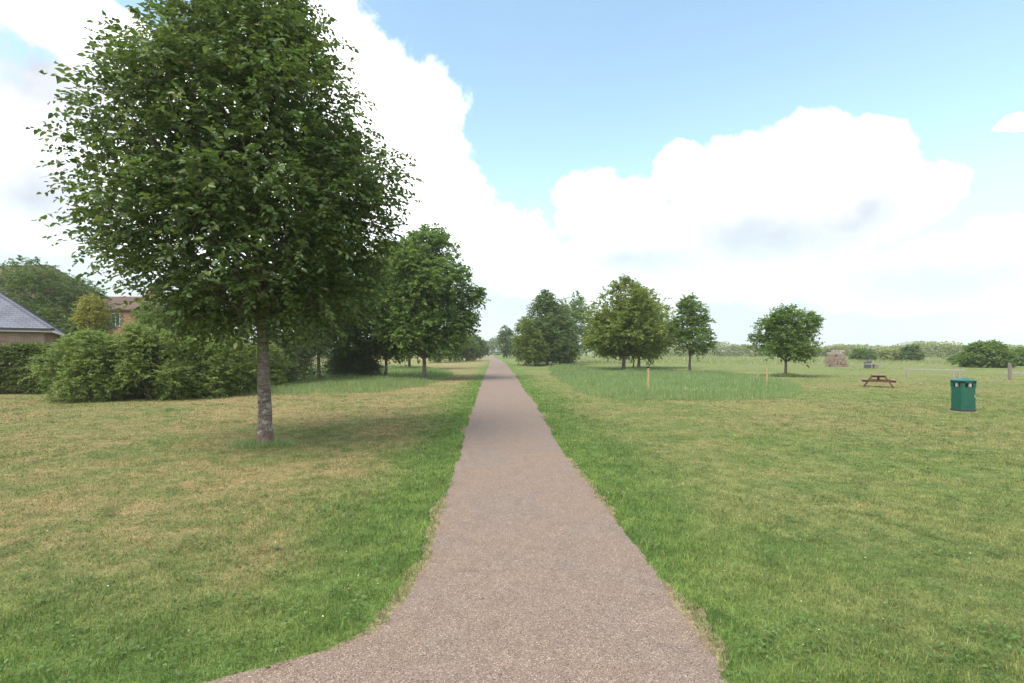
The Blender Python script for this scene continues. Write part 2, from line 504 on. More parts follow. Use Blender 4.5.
MR = ragged([ground_at(*p) for p in ((548, 366), (556, 378), (573, 389), (590, 395), (622, 399.5), (660, 401), (722, 402), (768, 400), (797, 397), (803, 391), (792, 382), (765, 377.5), (715, 373), (650, 370), (600, 368), (570, 365.5))], 1.2, 0.45, 3)
ML = ragged([ground_at(*p) for p in ((215, 397), (300, 395), (350, 394.2), (390, 392.5), (428, 385.5), (447, 379), (454, 373), (440, 369), (417, 366.5), (375, 366.5), (300, 367), (225, 372))], 1.2, 0.4, 6)
x, y = scatter_in(MR, 85000, 0.2)
hn = vnoise(x * .5, y * .5, 21)
h = (0.20 + 0.24 * hn) * rg.uniform(.6, 1.3, len(x))
h *= np.clip(edge_dist(MR, x, y) / 1.6, .45, 1) * (.7 + .5 * vnoise(x * 1.6, y * 1.2, 44))
o = blades('meadow_grass', x, y, h, 0.012 * (y / 20) ** .7 * rg.uniform(.6, 1.4, len(x)), [M_LONG], lean=0.4)
tag(o, 'island of long green grass around the trees right of the path', 'long grass', kind='stuff')
x, y = scatter_in(ML, 60000, 0.2)
h = (0.18 + 0.24 * vnoise(x * .5, y * .5, 22)) * rg.uniform(.6, 1.3, len(x))
h *= np.clip(edge_dist(ML, x, y) / 1.4, .5, 1) * (.7 + .5 * vnoise(x * 1.6, y * 1.2, 45))
o = blades('meadow_grass', x, y, h, 0.012 * (y / 20) ** .7 * rg.uniform(.6, 1.4, len(x)), [M_LONG], lean=0.4)
tag(o, 'strip of long shaded grass under the trees left of the path', 'long grass', kind='stuff')


def specks(name, x, y, z, size, mat, label, cat, flat=False):
    n = len(x); a = rg.uniform(0, 2 * np.pi, n); t = rg.uniform(-.5, .5, n) if not flat else rg.uniform(-.25, .25, n)
    ux = np.stack([np.cos(a), np.sin(a), t], 1) * size[:, None]
    b = a + 1.4
    uy = np.stack([np.cos(b), np.sin(b), -t * .6 + .1], 1) * (size * .6)[:, None]
    c = np.stack([x, y, z], 1)
    V = np.stack([c - ux, c - uy, c + ux, c + uy], 1).reshape(-1, 3)
    o = np_mesh(name, V, [np.arange(n * 4).reshape(-1, 4)], [mat])
    return tag(o, label, cat, kind='stuff')


x, y = scatter_in(MR, 3200, 0.4)
k = vnoise(x * .35, y * .25, 77) + rg.uniform(-.3, .3, len(x)) > 0.5
x, y = x[k], y[k]
specks('meadow_flowers', x, y, 0.30 + 0.2 * rg.uniform(0, 1, len(x)), 0.017 * rg.uniform(.5, 1.5, len(x)), M_FLOWER, 'small white flower heads in the long grass right of the path', 'flowers')

# rough grass and tussocks towards the far hedges on the right and beyond the trees
n_ = 46000
y = (52 ** -0.4 + rg.uniform(0, 1, n_) * (240 ** -0.4 - 52 ** -0.4)) ** (1 / -0.4)
x = rg.uniform(0.02, 1.25, n_) * y
dens = vnoise(x * .09, y * .05, 5) * .6 + vnoise(x * .3, y * .2, 6) * .4
edge = np.clip((y - (78 - 0.10 * x)) / 14, 0, 1)
k = (dens * .9 + edge * .75 > 0.66) & (np.abs(y - (66 - 0.05 * (x - 30) + 1.4 * np.sin(x * .11))) > 1.6)
x, y = x[k], y[k]; edge = edge[k]
tag(blades('rough_grass', x, y, (0.16 + 0.42 * edge) * rg.uniform(.5, 1.3, len(x)), 0.05 * (y / 60) * rg.uniform(.7, 1.5, len(x)), [M_ROUGH], lean=0.5, bend=False),
    'pale rough grass in front of the far hedges on the right', 'rough grass', kind='stuff')
n_ = 9000
y = (95 ** -0.4 + rg.uniform(0, 1, n_) * (260 ** -0.4 - 95 ** -0.4)) ** (1 / -0.4)
x = -rg.uniform(0.10, 0.75, n_) * y
k = (vnoise(x * .09, y * .05, 15) > .55) & (x < xl(y) - 3)
x, y = x[k], y[k]
tag(blades('rough_grass', x, y, 0.35 * rg.uniform(.5, 1.3, len(x)), 0.05 * (y / 60) * rg.uniform(.7, 1.5, len(x)), [M_ROUGH], lean=0.5, bend=False),
    'pale rough grass beyond the trees left of the path', 'rough grass', kind='stuff')

# petals, bits of straw and leaf litter on the lawn
M_PETAL = surf('petal_white', (0.60, 0.58, 0.50), 0.8, 0.1); M_LITTER = surf('dead_leaf', (0.20, 0.11, 0.06), 0.9, 0.1)
y = (3.0 ** .5 + rg.uniform(0, 1, 420) * (26 ** .5 - 3.0 ** .5)) ** 2
x = rg.uniform(-1, 1, 420) * 1.05 * y
k = off_path(x, y, 0.0); x, y = x[k], y[k]
specks('fallen_petals', x, y, 0.035 + 0 * x, 0.0065 * (y / 4) ** .5 * rg.uniform(.5, 1.4, len(x)), M_PETAL, 'tiny white petals and daisies dotted over the lawn', 'petals', flat=True)
y = rg.uniform(3.0, 11, 160); x = xl(y) + (xr(y) - xl(y)) * rg.uniform(0, 1, 160) ** 1.0
x = np.where(rg.uniform(0, 1, 160) < .55, np.where(rg.uniform(0, 1, 160) < .5, xl(y) + .02, xr(y) - .04) + rg.normal(0, .05, 160), x)
specks('fallen_leaves', x, y, 0.014 + 0 * x, 0.012 * rg.uniform(.4, 1.2, 160), M_LITTER, 'small brown bits of dead leaf along the path', 'leaf litter', flat=True)

# ------------------------------------------------------------------ foliage
def leaf_mesh(P, A, Nn, Ln, Wd, fold=0.18, fine=False):
    """leaves: base P, axis A, normal Nn, length, width -> V, faces."""
    A = A / (np.linalg.norm(A, axis=1)[:, None] + 1e-9)
    Nn = Nn - A * (Nn * A).sum(1)[:, None]; Nn /= np.linalg.norm(Nn, axis=1)[:, None] + 1e-9
    B = np.cross(A, Nn); n = len(P)
    l = Ln[:, None]; w = Wd[:, None] / 2
    if fine:
        V = np.empty((n, 6, 3))
        V[:, 0] = P
        V[:, 1] = P + A * l * .33 + B * w + Nn * w * fold * 2; V[:, 2] = P + A * l * .68 + B * w * .72 + Nn * w * fold
        V[:, 3] = P + A * l - Nn * l * .12
        V[:, 4] = P + A * l * .68 - B * w * .72 + Nn * w * fold; V[:, 5] = P + A * l * .33 - B * w + Nn * w * fold * 2
        i = np.arange(n)[:, None] * 6
        return V.reshape(-1, 3), [np.concatenate([i + np.array([[0, 1, 2, 3]]), i + np.array([[0, 3, 4, 5]])])]
    V = np.empty((n, 4, 3))
    V[:, 0] = P; V[:, 1] = P + A * l * .45 + B * w + Nn * w * fold * 2; V[:, 2] = P + A * l - Nn * l * .1; V[:, 3] = P + A * l * .45 - B * w + Nn * w * fold * 2
    i = np.arange(n)[:, None] * 4
    return V.reshape(-1, 3), [np.concatenate([i + np.array([[0, 1, 2]]), i + np.array([[0, 2, 3]])])]


def shoots(C, D, per, length, droop, rng, leaf, wid, up=0.7, fine=False, spread=0.9):
    """C shoot bases (n,3), D directions -> leaf mesh; leaves sit alternately along each shoot."""
    n = len(C); D = D / (np.linalg.norm(D, axis=1)[:, None] + 1e-9)
    s = (np.arange(per) + .5) / per
    SL = length * rng.uniform(.6, 1.3, n)
    pos = C[:, None] + D[:, None] * (SL[:, None] * s)[..., None]
    pos[..., 2] -= droop * SL[:, None] * s ** 2
    side = np.cross(D, np.array([0, 0, 1.0])); side /= np.linalg.norm(side, axis=1)[:, None] + 1e-9
    sg = np.where(np.arange(per) % 2 == 0, 1.0, -1.0)
    A = D[:, None] * .65 + side[:, None] * sg[None, :, None] * spread + rng.normal(0, .38, (n, per, 3))
    A[..., 2] -= 0.25 + droop * s * .6
    Nn = rng.normal(0, .45, (n, per, 3)); Nn[..., 2] += up
    Lf = leaf * rng.uniform(.6, 1.25, (n, per)); Wf = wid * Lf * rng.uniform(.85, 1.15, (n, per))
    return leaf_mesh(pos.reshape(-1, 3), A.reshape(-1, 3), Nn.reshape(-1, 3), Lf.ravel(), Wf.ravel(), fine=fine)


def prof(pr, h): return np.interp(h, [p[0] for p in pr], [p[1] for p in pr])


ROUND = [(0, .45), (.12, .82), (.3, 1), (.5, .98), (.7, .82), (.86, .55), (1, .12)]
CONE = [(0, .55), (.08, .9), (.2, 1), (.4, .86), (.6, .64), (.8, .38), (1, .06)]
OVAL = [(0, .35), (.15, .75), (.35, .98), (.55, 1), (.75, .8), (.9, .48), (1, .1)]


def make_tree(loc, H, clear, Rad, off=(0, 0), pr=ROUND, n_shoot=1500, per=9, leaf=.14, wid=.55, shoot=.5, droop=.25, trunk_r=.12, seed=1,
              mat=None, bark=None, label='', group=None, name='broadleaf_tree', clumps=60, clump_r=.2, lean=(0, 0), fine=False, fill=.25, twigs=0,
              lump=.2, stems=1, upd=.35, ry=None, limb_lo=.82):
    rng = np.random.default_rng(seed)
    root = empty(name, (loc[0], loc[1], 0))
    tag(root, label, 'tree', group)
    ry = ry or Rad
    ch = H - clear
    ax = lambda h: np.stack([off[0] * np.clip(h, 0, 1) ** .7 + 0 * h, off[1] * np.clip(h, 0, 1) ** .7 + 0 * h], -1)   # crown axis drifts to the offset
    # clump centres through the crown volume
    ph = rng.uniform(0, 2 * np.pi, 3)
    def radius(h, a):
        lum = 1 + lump * (np.sin(3 * a + ph[0] + 5 * h) * .45 + np.sin(5 * a + ph[1] - 9 * h) * .35 + np.sin(2 * a + ph[2] + 14 * h) * .3)
        return prof(pr, h) * lum
    hs = rng.uniform(0.02, 1, clumps * 6); keep = rng.uniform(0, 1, len(hs)) < prof(pr, hs) ** 1.6 + .08
    hs = hs[keep][:clumps]; an = rng.uniform(0, 2 * np.pi, len(hs)) if False else (np.arange(len(hs)) * 2.39996 + rng.normal(0, .35, len(hs)))
    rf = rng.uniform(0, 1, len(hs)) ** .42 * .9
    rr = radius(hs, an) * rf
    o2 = ax(hs)
    cc = np.stack([o2[:, 0] + np.cos(an) * rr * Rad, o2[:, 1] + np.sin(an) * rr * ry, clear + hs * ch], 1)
    cr = clump_r * Rad * rng.uniform(.65, 1.35, len(hs))
    # shoots
    n1 = int(n_shoot * (1 - fill)); ci = rng.choice(len(hs), n1, p=cr ** 2 / (cr ** 2).sum())
    g = rng.normal(0, 1, (n1, 3)); g /= np.linalg.norm(g, axis=1)[:, None]; g *= (rng.uniform(0, 1, n1) ** .45)[:, None]
    p1 = cc[ci] + g * cr[ci][:, None] * np.array([1.25, 1.25, .8])
    d1 = g * .7
    n2 = n_shoot - n1
    h2 = rng.uniform(0, 1, n2 * 5); kp = rng.uniform(0, 1, len(h2)) < prof(pr, h2) ** 1.5; h2 = h2[kp][:n2]; a2 = rng.uniform(0, 2 * np.pi, len(h2))
    r2 = radius(h2, a2) * rng.uniform(0, 1, len(h2)) ** .5 * .95; o2 = ax(h2)
    p2 = np.stack([o2[:, 0] + np.cos(a2) * r2 * Rad, o2[:, 1] + np.sin(a2) * r2 * ry, clear + h2 * ch], 1)
    P = np.concatenate([p1, p2]); D = np.concatenate([d1, np.zeros((len(h2), 3))])
    hP = np.clip((P[:, 2] - clear) / ch, 0, 1); oP = ax(hP)
    outw = np.stack([(P[:, 0] - oP[:, 0]) / Rad, (P[:, 1] - oP[:, 1]) / ry, np.zeros(len(P))], 1)
    # pull stray shoots back inside the silhouette
    q = np.linalg.norm(outw[:, :2], axis=1); lim = radius(hP, np.arctan2(outw[:, 1], outw[:, 0])) * 1.02
    k = np.where(q > lim, lim / (q + 1e-6), 1.0)
    P[:, 0] = oP[:, 0] + outw[:, 0] * k * Rad; P[:, 1] = oP[:, 1] + outw[:, 1] * k * ry
    P[:, 2] = np.clip(P[:, 2], clear - .05 * ch, H + .02 * ch)
    D = D + outw * .9 + rng.normal(0, .45, P.shape); D[:, 2] += upd + .5 * (hP - .35)
    V, Fc = shoots(P, D, per, shoot, droop, rng, leaf, wid, fine=fine)
    # trunk and limbs
    ht = H - ch * .12
    zz = np.concatenate([[0, .05, .15, .35], np.linspace(.7, ht, 16)])
    top_off = ax(np.array([1.0]))[0]
    tfrac = np.clip((zz - clear * .9) / (ht - clear * .9), 0, 1)
    base_line = np.stack([lean[0] * zz / max(clear, 1) + top_off[0] * tfrac ** 1.2 * .9, lean[1] * zz / max(clear, 1) + top_off[1] * tfrac ** 1.2 * .9, zz], 1)
    base_line[4:, :2] += np.cumsum(rng.normal(0, trunk_r * .10, (len(zz) - 4, 2)), 0)
    tr = trunk_r * (1 - .25 * np.clip(zz / max(clear, .5), 0, 1)) * (1 - .93 * tfrac ** .8)
    tr[:4] *= np.array([1.5, 1.30, 1.15, 1.05])
    tubes = [tube(base_line, np.maximum(tr, .008), 12, .02, rng)]
    for sidx in range(1, stems):
        a = rng.uniform(0, 2 * np.pi); b2 = base_line.copy(); b2[:, 0] += np.cos(a) * (.12 + zz * .16); b2[:, 1] += np.sin(a) * (.12 + zz * .16)
        tubes.append(tube(b2[:14], np.maximum(tr[:14] * .8, .008), 8, .02, rng))
    for j in range(len(hs)):
        c = cc[j]; zb = max(clear * limb_lo, c[2] - (0.35 + .5 * rf[j]) * Rad * .8 * rng.uniform(.7, 1.2)); zb = min(zb, ht * .96)
        s = np.array([np.interp(zb, zz, base_line[:, 0]), np.interp(zb, zz, base_line[:, 1]), zb])
        r0 = np.interp(zb, zz, tr) * rng.uniform(.3, .5)
        mid = s * .45 + c * .55 + np.array([0, 0, -.06 * Rad]) + rng.normal(0, .04 * Rad, 3)
        t_ = np.linspace(0, 1, 7)[:, None]
        pts = s * (1 - t_) ** 2 + 2 * mid * t_ * (1 - t_) + c * t_ ** 2
        tubes.append(tube(pts, np.linspace(max(r0, .012), max(.006, r0 * .18), 7), 6))
    for j in rng.choice(len(P), min(twigs, len(P)), replace=False) if twigs else []:
        e = P[j]; c = cc[np.argmin(((cc - e) ** 2).sum(1))]
        d = D[j] / np.linalg.norm(D[j]); e2 = e + d * shoot * .9; e2 = e2 - np.array([0, 0, droop * shoot * .8])
        tubes.append(tube(np.array([c * .6 + e * .4, e, e2]), [.008, .005, .002], 4))
    tv, tq = merge(tubes)
    np_mesh('trunk', tv, [tq], [bark], root, smooth=True)
    np_mesh('crown', V, Fc, [mat], root)
    return root


def bark_mat(name, c1, c2, base=None, lent=0.5, pale=None):
    m, n, out = new_mat(name)
    tc = n.new('ShaderNodeTexCoord'); O = tc.outputs['Object']
    sp = n.new('ShaderNodeSeparateXYZ'); n.link(O, sp.inputs[0])
    band = n.noise(n.vm('MULTIPLY', O, (5, 5, 38)), 1.0, 4, 0.6, 0.3)
    bl = n.noise(O, 7, 4, 0.65); fn = n.noise(O, 45, 3, .6)
    c = n.mix(n.ramp(band, .30, .70), c1, c2)
    if pale: c = n.mix(n.m('MULTIPLY', n.ramp(bl, .50, .60), n.ramp(sp.outputs[2], 0.4, 2.2, 0.8, .15)), c, pale)
    if base: c = n.mix(n.m('MULTIPLY', n.ramp(n.m('ADD', sp.outputs[2], n.m('MULTIPLY', n.m('SUBTRACT', bl, .5), .5)), 0.12, 0.32, 1, 0), 0.8), c, base)
    c = n.hsv(c, v=n.ramp(fn, .3, .7, .7, 1.25))
    principled(n, out, c, .9, .15, n.bump(n.m('ADD', band, fn), .7, .02))
    return m


BARK_BIG = bark_mat('cherry_bark', (0.085, 0.062, 0.050), (0.18, 0.15, 0.125), (0.13, 0.09, 0.07), pale=(0.30, 0.29, 0.25))
BARK = bark_mat('grey_bark', (0.075, 0.060, 0.048), (0.17, 0.145, 0.12), None, pale=(0.24, 0.22, 0.19))
L_BIG = leaf_mat('cherry_leaves', (0.052, 0.092, 0.024), (0.085, 0.130, 0.032), (0.14, 0.17, 0.045), transl=.38, gloss=.35, rough=.45, clump=.8)
L_LIME = leaf_mat('lime_leaves', (0.090, 0.135, 0.026), (0.125, 0.170, 0.034), (0.17, 0.20, 0.05), transl=.45, gloss=.2, clump=.7)
L_MID = leaf_mat('maple_leaves', (0.080, 0.142, 0.034), (0.118, 0.182, 0.046), (0.16, 0.21, 0.06), transl=.45, gloss=.2, clump=.7)
L_OAK = leaf_mat('oak_leaves', (0.112, 0.162, 0.034), (0.158, 0.200, 0.044), (0.19, 0.20, 0.05), transl=.45, gloss=.2, clump=.6)
L_DARK = leaf_mat('dark_leaves', (0.068, 0.116, 0.034), (0.106, 0.156, 0.046), (0.12, 0.15, 0.05), transl=.36, gloss=.2, clump=.5)
L_BUSH = leaf_mat('bush_leaves', (0.110, 0.165, 0.042), (0.160, 0.215, 0.060), (0.20, 0.25, 0.09), transl=.42, gloss=.2, clump=.8)
L_YEW = leaf_mat('evergreen_needles', (0.060, 0.090, 0.038), (0.090, 0.125, 0.050), None, transl=.38, gloss=.3, clump=.9)
L_HEDGE = leaf_mat('hedge_leaves', (0.060, 0.092, 0.022), (0.095, 0.130, 0.032), (0.15, 0.18, 0.05), transl=.38, gloss=.2, clump=.8)
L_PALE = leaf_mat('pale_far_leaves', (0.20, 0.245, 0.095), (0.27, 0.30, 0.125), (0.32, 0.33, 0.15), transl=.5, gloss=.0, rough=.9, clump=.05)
L_YELLOW = leaf_mat('yellow_leaves', (0.15, 0.18, 0.035), (0.25, 0.24, 0.045), None, transl=.4, clump=.8)


def tree_px(bx, by, cl, cr, ct, cb, label, mat, **kw):
    x, y = ground_at(bx, by); s = y / F
    kw.setdefault('off', (((cl + cr) / 2 - bx) * s, 0))
    wfix = kw.pop('wfix', 0.92)
    return make_tree((x, y), (by - ct) * s, (by - cb) * s, (cr - cl) / 2 * s * wfix, mat=mat, bark=kw.pop('bark', BARK), label=label, **kw)


# clover and broad leaved weeds in the lawn
M_WEED = leaf_mat('lawn_weed_leaves', (0.070, 0.125, 0.035), (0.115, 0.175, 0.055), None, transl=.3, gloss=.2, clump=1.0)
nc = 1500
cy_ = (2.6 ** .6 + rg.uniform(0, 1, nc) * (22 ** .6 - 2.6 ** .6)) ** (1 / .6); cx_ = rg.uniform(-1.1, 1.1, nc) * cy_
k = off_path(cx_, cy_, -.05) & (vnoise(cx_ * .5, cy_ * .5, 91) > .42); cx_, cy_ = cx_[k], cy_[k]; nc = len(cx_)
ci = np.repeat(np.arange(nc), 16); m_ = len(ci); sc_ = (rg.uniform(.05, .17, nc))[ci]
a_ = rg.uniform(0, 2 * np.pi, m_); q_ = np.sqrt(rg.uniform(0, 1, m_)) * sc_
Pw = np.stack([cx_[ci] + np.cos(a_) * q_, cy_[ci] + np.sin(a_) * q_, rg.uniform(.012, .04, m_)], 1)
b_ = a_ + rg.normal(0, .9, m_)
Aw = np.stack([np.cos(b_), np.sin(b_), rg.uniform(-.1, .7, m_)], 1); Nw = np.stack([rg.normal(0, .3, m_), rg.normal(0, .3, m_), np.ones(m_)], 1)
Lw = rg.uniform(.018, .042, m_) * (cy_[ci] / 4) ** .35
Vw, Fw = leaf_mesh(Pw, Aw, Nw, Lw, Lw * .6)
tag(np_mesh('lawn_weeds', Vw, Fw, [M_WEED]), 'small patches of clover and broad leaved weeds in the lawn', 'weeds', kind='stuff')

# the big near tree
BIGP = [(0, .32), (.06, .60), (.12, .80), (.22, .95), (.34, 1), (.46, .96), (.57, .80), (.67, .63), (.79, .43), (.90, .24), (1, .08)]
tree_px(265.5, 445, 64, 416, -84, 338, 'large dense dark green tree with a bare trunk on the near lawn', L_BIG,
        pr=BIGP, limb_lo=1.22, n_shoot=7600, per=12, leaf=.112, wid=.56, shoot=.62, droop=.30, trunk_r=.142, seed=4, clumps=150, clump_r=.18, fine=True, fill=.34,
        twigs=1500, bark=BARK_BIG, lean=(-.06, 0), lump=.035, wfix=.765, upd=.25)

# left group behind it
LG = 'trees in the long grass left of the path'
tree_px(424.5, 379.5, 376, 483, 231, 354, 'full rounded tree nearest the path at the end of the left grass strip', L_MID, n_shoot=3900, per=10, leaf=.22, wid=.7, shoot=.65, droop=.35,
        trunk_r=.15, seed=12, clumps=70, clump_r=.20, group=LG, fill=.3, pr=ROUND)
tree_px(386, 377.5, 340, 428, 246, 356, 'light green tree with slim dark trunk between two others left of the path', L_LIME, n_shoot=3200, per=10, leaf=.22, wid=.7, shoot=.65, droop=.3,
        trunk_r=.12, seed=13, clumps=60, clump_r=.22, group=LG, fill=.3)
tree_px(409.5, 369.5, 372, 445, 252, 354, 'tree with thin dark trunk standing behind the rounded path side tree', L_MID, n_shoot=2300, per=9, leaf=.28, wid=.7, shoot=.8, droop=.3,
        trunk_r=.16, seed=14, clumps=50, clump_r=.22, group=LG, fill=.3)
tree_px(319, 380, 262, 372, 232, 350, 'tree with pale slim trunk among the dark evergreens behind the large near tree', L_MID, n_shoot=3300, per=10, leaf=.22, wid=.65, shoot=.7, droop=.35,
        trunk_r=.13, seed=15, clumps=60, clump_r=.22, group=LG, fill=.3)

# far left row along the path
FL = 'far trees left of the path'
for i, (bx, by, l, r, t, b, mt, lab) in enumerate((
        (440, 362.5, 424, 458, 331, 358.5, L_MID, 'small far tree, leftmost of the low row left of the path'),
        (455, 361.5, 440, 470, 330, 358.2, L_LIME, 'small lighter far tree in the middle of the low row left of the path'),
        (466, 361.2, 455, 477, 333, 358.2, L_MID, 'small far tree third along the low row left of the path'),
        (474.5, 360.6, 466, 484, 334, 357.8, L_DARK, 'small dark far tree ending the low row left of the path'))):
    tree_px(bx, by, l, r, t, b, lab, mt, n_shoot=700, per=8, leaf=.34, wid=.75, shoot=.8, droop=.35, trunk_r=.15, seed=30 + i, clumps=30, clump_r=.28, group=FL, fill=.35, stems=2)
tree_px(482.6, 357.3, 477.5, 487.5, 341, 355.3, 'tiny far tree standing beside the bend of the path', L_DARK, n_shoot=420, per=8, leaf=.5, wid=.8, shoot=.9, droop=.3, trunk_r=.25, seed=41, clumps=22, clump_r=.3, group=FL)

# right of the path
RG = 'trees right of the path'
tree_px(507, 358.3, 496.5, 514, 327, 355.6, 'far dark tree just right of the path where it bends', L_DARK, n_shoot=900, per=8, leaf=.42, wid=.75, shoot=.9, droop=.3, trunk_r=.25, seed=51, clumps=36, clump_r=.26, group=RG, pr=OVAL)
tree_px(547.5, 365, 511, 581, 293, 360.5, 'broad dark green tree with drooping skirt, first right of the path', L_DARK, n_shoot=4600, per=9, leaf=.31, wid=.6, shoot=.9, droop=.45, trunk_r=.19, seed=52, clumps=80, clump_r=.2, group=RG, fill=.35, pr=[(0, .62), (.08, .92), (.2, 1), (.4, .9), (.6, .7), (.8, .42), (1, .06)])
tree_px(536, 366.2, 511, 541, 320, 361, 'smaller pale green tree tucked against the path side of the broad dark tree', L_LIME, n_shoot=900, per=9, leaf=.26, wid=.6, shoot=.7, droop=.4, trunk_r=.09, seed=58, clumps=40, clump_r=.24, group=RG, fill=.35, pr=ROUND)
tree_px(572, 363.2, 548, 600, 296, 357, 'thin topped far tree peeping up behind the broad dark tree', L_MID, n_shoot=1300, per=8, leaf=.34, wid=.65, shoot=1.0, droop=.25, trunk_r=.17, seed=53, clumps=44, clump_r=.2, group=RG, fill=.25, pr=ROUND, lump=.3)
tree_px(623.5, 372, 581, 669, 282, 353.5, 'yellowish green oak, the largest of the right hand trees', L_OAK, n_shoot=3500, per=9, leaf=.25, wid=.65, shoot=.7, droop=.25, trunk_r=.19, seed=54, clumps=70, clump_r=.2, group=RG, fill=.3, pr=[(0, .5), (.1, .85), (.25, 1), (.42, .97), (.6, .82), (.78, .58), (.92, .32), (1, .08)], lump=.25)
tree_px(638.7, 368.2, 604, 690, 294, 354, 'bright green tree right behind the yellowish oak', L_OAK, n_shoot=2000, per=9, leaf=.28, wid=.65, shoot=.8, droop=.3, trunk_r=.2, seed=55, clumps=55, clump_r=.22, group=RG, fill=.3, pr=ROUND)
tree_px(633.5, 367.2, 620, 648, 318, 352, 'slender thin stemmed tree between the oak and the bright green tree', L_MID, n_shoot=500, per=8, leaf=.28, wid=.65, shoot=.7, droop=.3, trunk_r=.09, seed=59, clumps=24, clump_r=.28, group=RG)
tree_px(689.7, 372, 668, 717, 299, 353, 'gappy upright tree between the oak and the lone tree', L_MID, n_shoot=1250, per=8, leaf=.22, wid=.65, shoot=.6, droop=.2, trunk_r=.13, seed=56, clumps=42, clump_r=.2, group=RG, fill=.15, pr=[(0, .6), (.1, .95), (.25, 1), (.45, .85), (.62, .62), (.8, .62), (.93, .5), (1, .2)], lump=.3)
tree_px(785.5, 376.5, 754, 823, 307, 358.5, 'lone round headed tree on open grass between the second stake and picnic table', L_MID, n_shoot=1900, per=8, leaf=.20, wid=.65, shoot=.5, droop=.2, trunk_r=.11, seed=57, clumps=52, clump_r=.19, group=RG, fill=.22, pr=[(0, .55), (.1, .92), (.25, 1), (.5, .92), (.7, .75), (.88, .45), (1, .1)], lump=.22)


# ------------------------------------------------------------------ shrubs, hedges
def make_shrub(name, cx, cy, rx, ry, h, mat, label, group=None, n_shoot=1200, per=8, leaf=.09, wid=.5, shoot=.35, droop=.25, seed=1, clumps=40, clump_r=.24, cat='shrub', base=0.0, stems=True, pw=2.2, fine=False, cone=False, rough=.16):
    rng = np.random.default_rng(seed)
    root = empty(name, (cx, cy, 0)); tag(root, label, cat, group)
    # clump centres over a dome
    hs = rng.uniform(0, 1, clumps); an = np.arange(clumps) * 2.39996 + rng.normal(0, .4, clumps)
    pr_ = (lambda q: (1 - q * .96)) if cone else (lambda q: (1 - np.clip(q, 0, 1) ** pw) ** (1 / pw))
    rf = rng.uniform(.25, 1, clumps) ** .5
    rr = pr_(hs * .97) * rf * .86
    cc = np.stack([np.cos(an) * rr * rx, np.sin(an) * rr * ry, base + .05 * h + hs * .88 * h], 1)
    cr = clump_r * rng.uniform(.6, 1.35, clumps)
    ci = rng.integers(0, clumps, n_shoot)
    g = rng.normal(0, 1, (n_shoot, 3)); g /= np.linalg.norm(g, axis=1)[:, None]; g *= (rng.uniform(0, 1, n_shoot) ** .4)[:, None]
    sc = np.array([rx, ry, h * .8])
    P = cc[ci] + g * cr[ci][:, None] * np.minimum(sc, sc.mean() * 1.1)
    hp = np.clip((P[:, 2] - base) / h, 0, 1); lim = pr_(hp * .97) + .04
    q = np.sqrt((P[:, 0] / rx) ** 2 + (P[:, 1] / ry) ** 2); k = np.where(q > lim, lim / (q + 1e-6), 1)
    aa = np.arctan2(P[:, 1] / ry, P[:, 0] / rx); p0, p1, p2 = rng.uniform(0, 6.28, 3)
    wob = 1 + rough * (np.sin(3 * aa + p0 + 4 * hp) * .4 + np.sin(5 * aa + p1 - 6 * hp) * .35 + np.sin(9 * aa + p2 + 9 * hp) * .25)
    P[:, 0] *= k * wob; P[:, 1] *= k * wob
    top = h * (1 - rough * 1.2 * vnoise(P[:, 0] / rx * 2.2 + 20, P[:, 1] / ry * 2.2 + 20, seed))
    P[:, 2] = np.where(P[:, 2] > top, top - np.abs(rng.normal(0, .10, len(P))) * h, P[:, 2])
    P[:, 2] = np.clip(P[:, 2], base + .06, h * 1.0)
    D = g * .6 + np.stack([P[:, 0] / rx, P[:, 1] / ry, hp * 0], 1) * .7 + rng.normal(0, .4, P.shape); D[:, 2] += .45
    V, Fc = shoots(P, D, per, shoot, droop, rng, leaf, wid, fine=fine)
    V[:, 2] = np.maximum(V[:, 2], .01)
    np_mesh('foliage', V, Fc, [mat], root)
    if stems:
        tb = []
        for j in range(min(clumps, 26)):
            s = np.array([cc[j, 0] * .25, cc[j, 1] * .25, 0]); c = cc[j]; m_ = s * .5 + c * .5 + np.array([0, 0, .15 * h])
            t_ = np.linspace(0, 1, 6)[:, None]
            tb.append(tube(s * (1 - t_) ** 2 + 2 * m_ * t_ * (1 - t_) + c * t_ ** 2, np.linspace(.03, .008, 6), 5))
        v, q_ = merge(tb); np_mesh('stem', v, [q_], [BARK], root, smooth=True)
    return root


def shrub_px(name, l, r, t, b, mat, label, ry=None, hk=.95, **kw):
    d = depth_of(b); s = d / F; rx = (r - l) / 2 * s
    ry = ry or rx * .8
    # b is the nearest edge on the ground; the middle stands ry further off
    dc = d + ry * .8; x = ((l + r) / 2 - 512) / F * dc
    h = (EYE + (HZ - t) / F * dc) * hk
    return make_shrub(name, x, dc, rx * dc / d * .90, ry, h, mat, label, **kw)


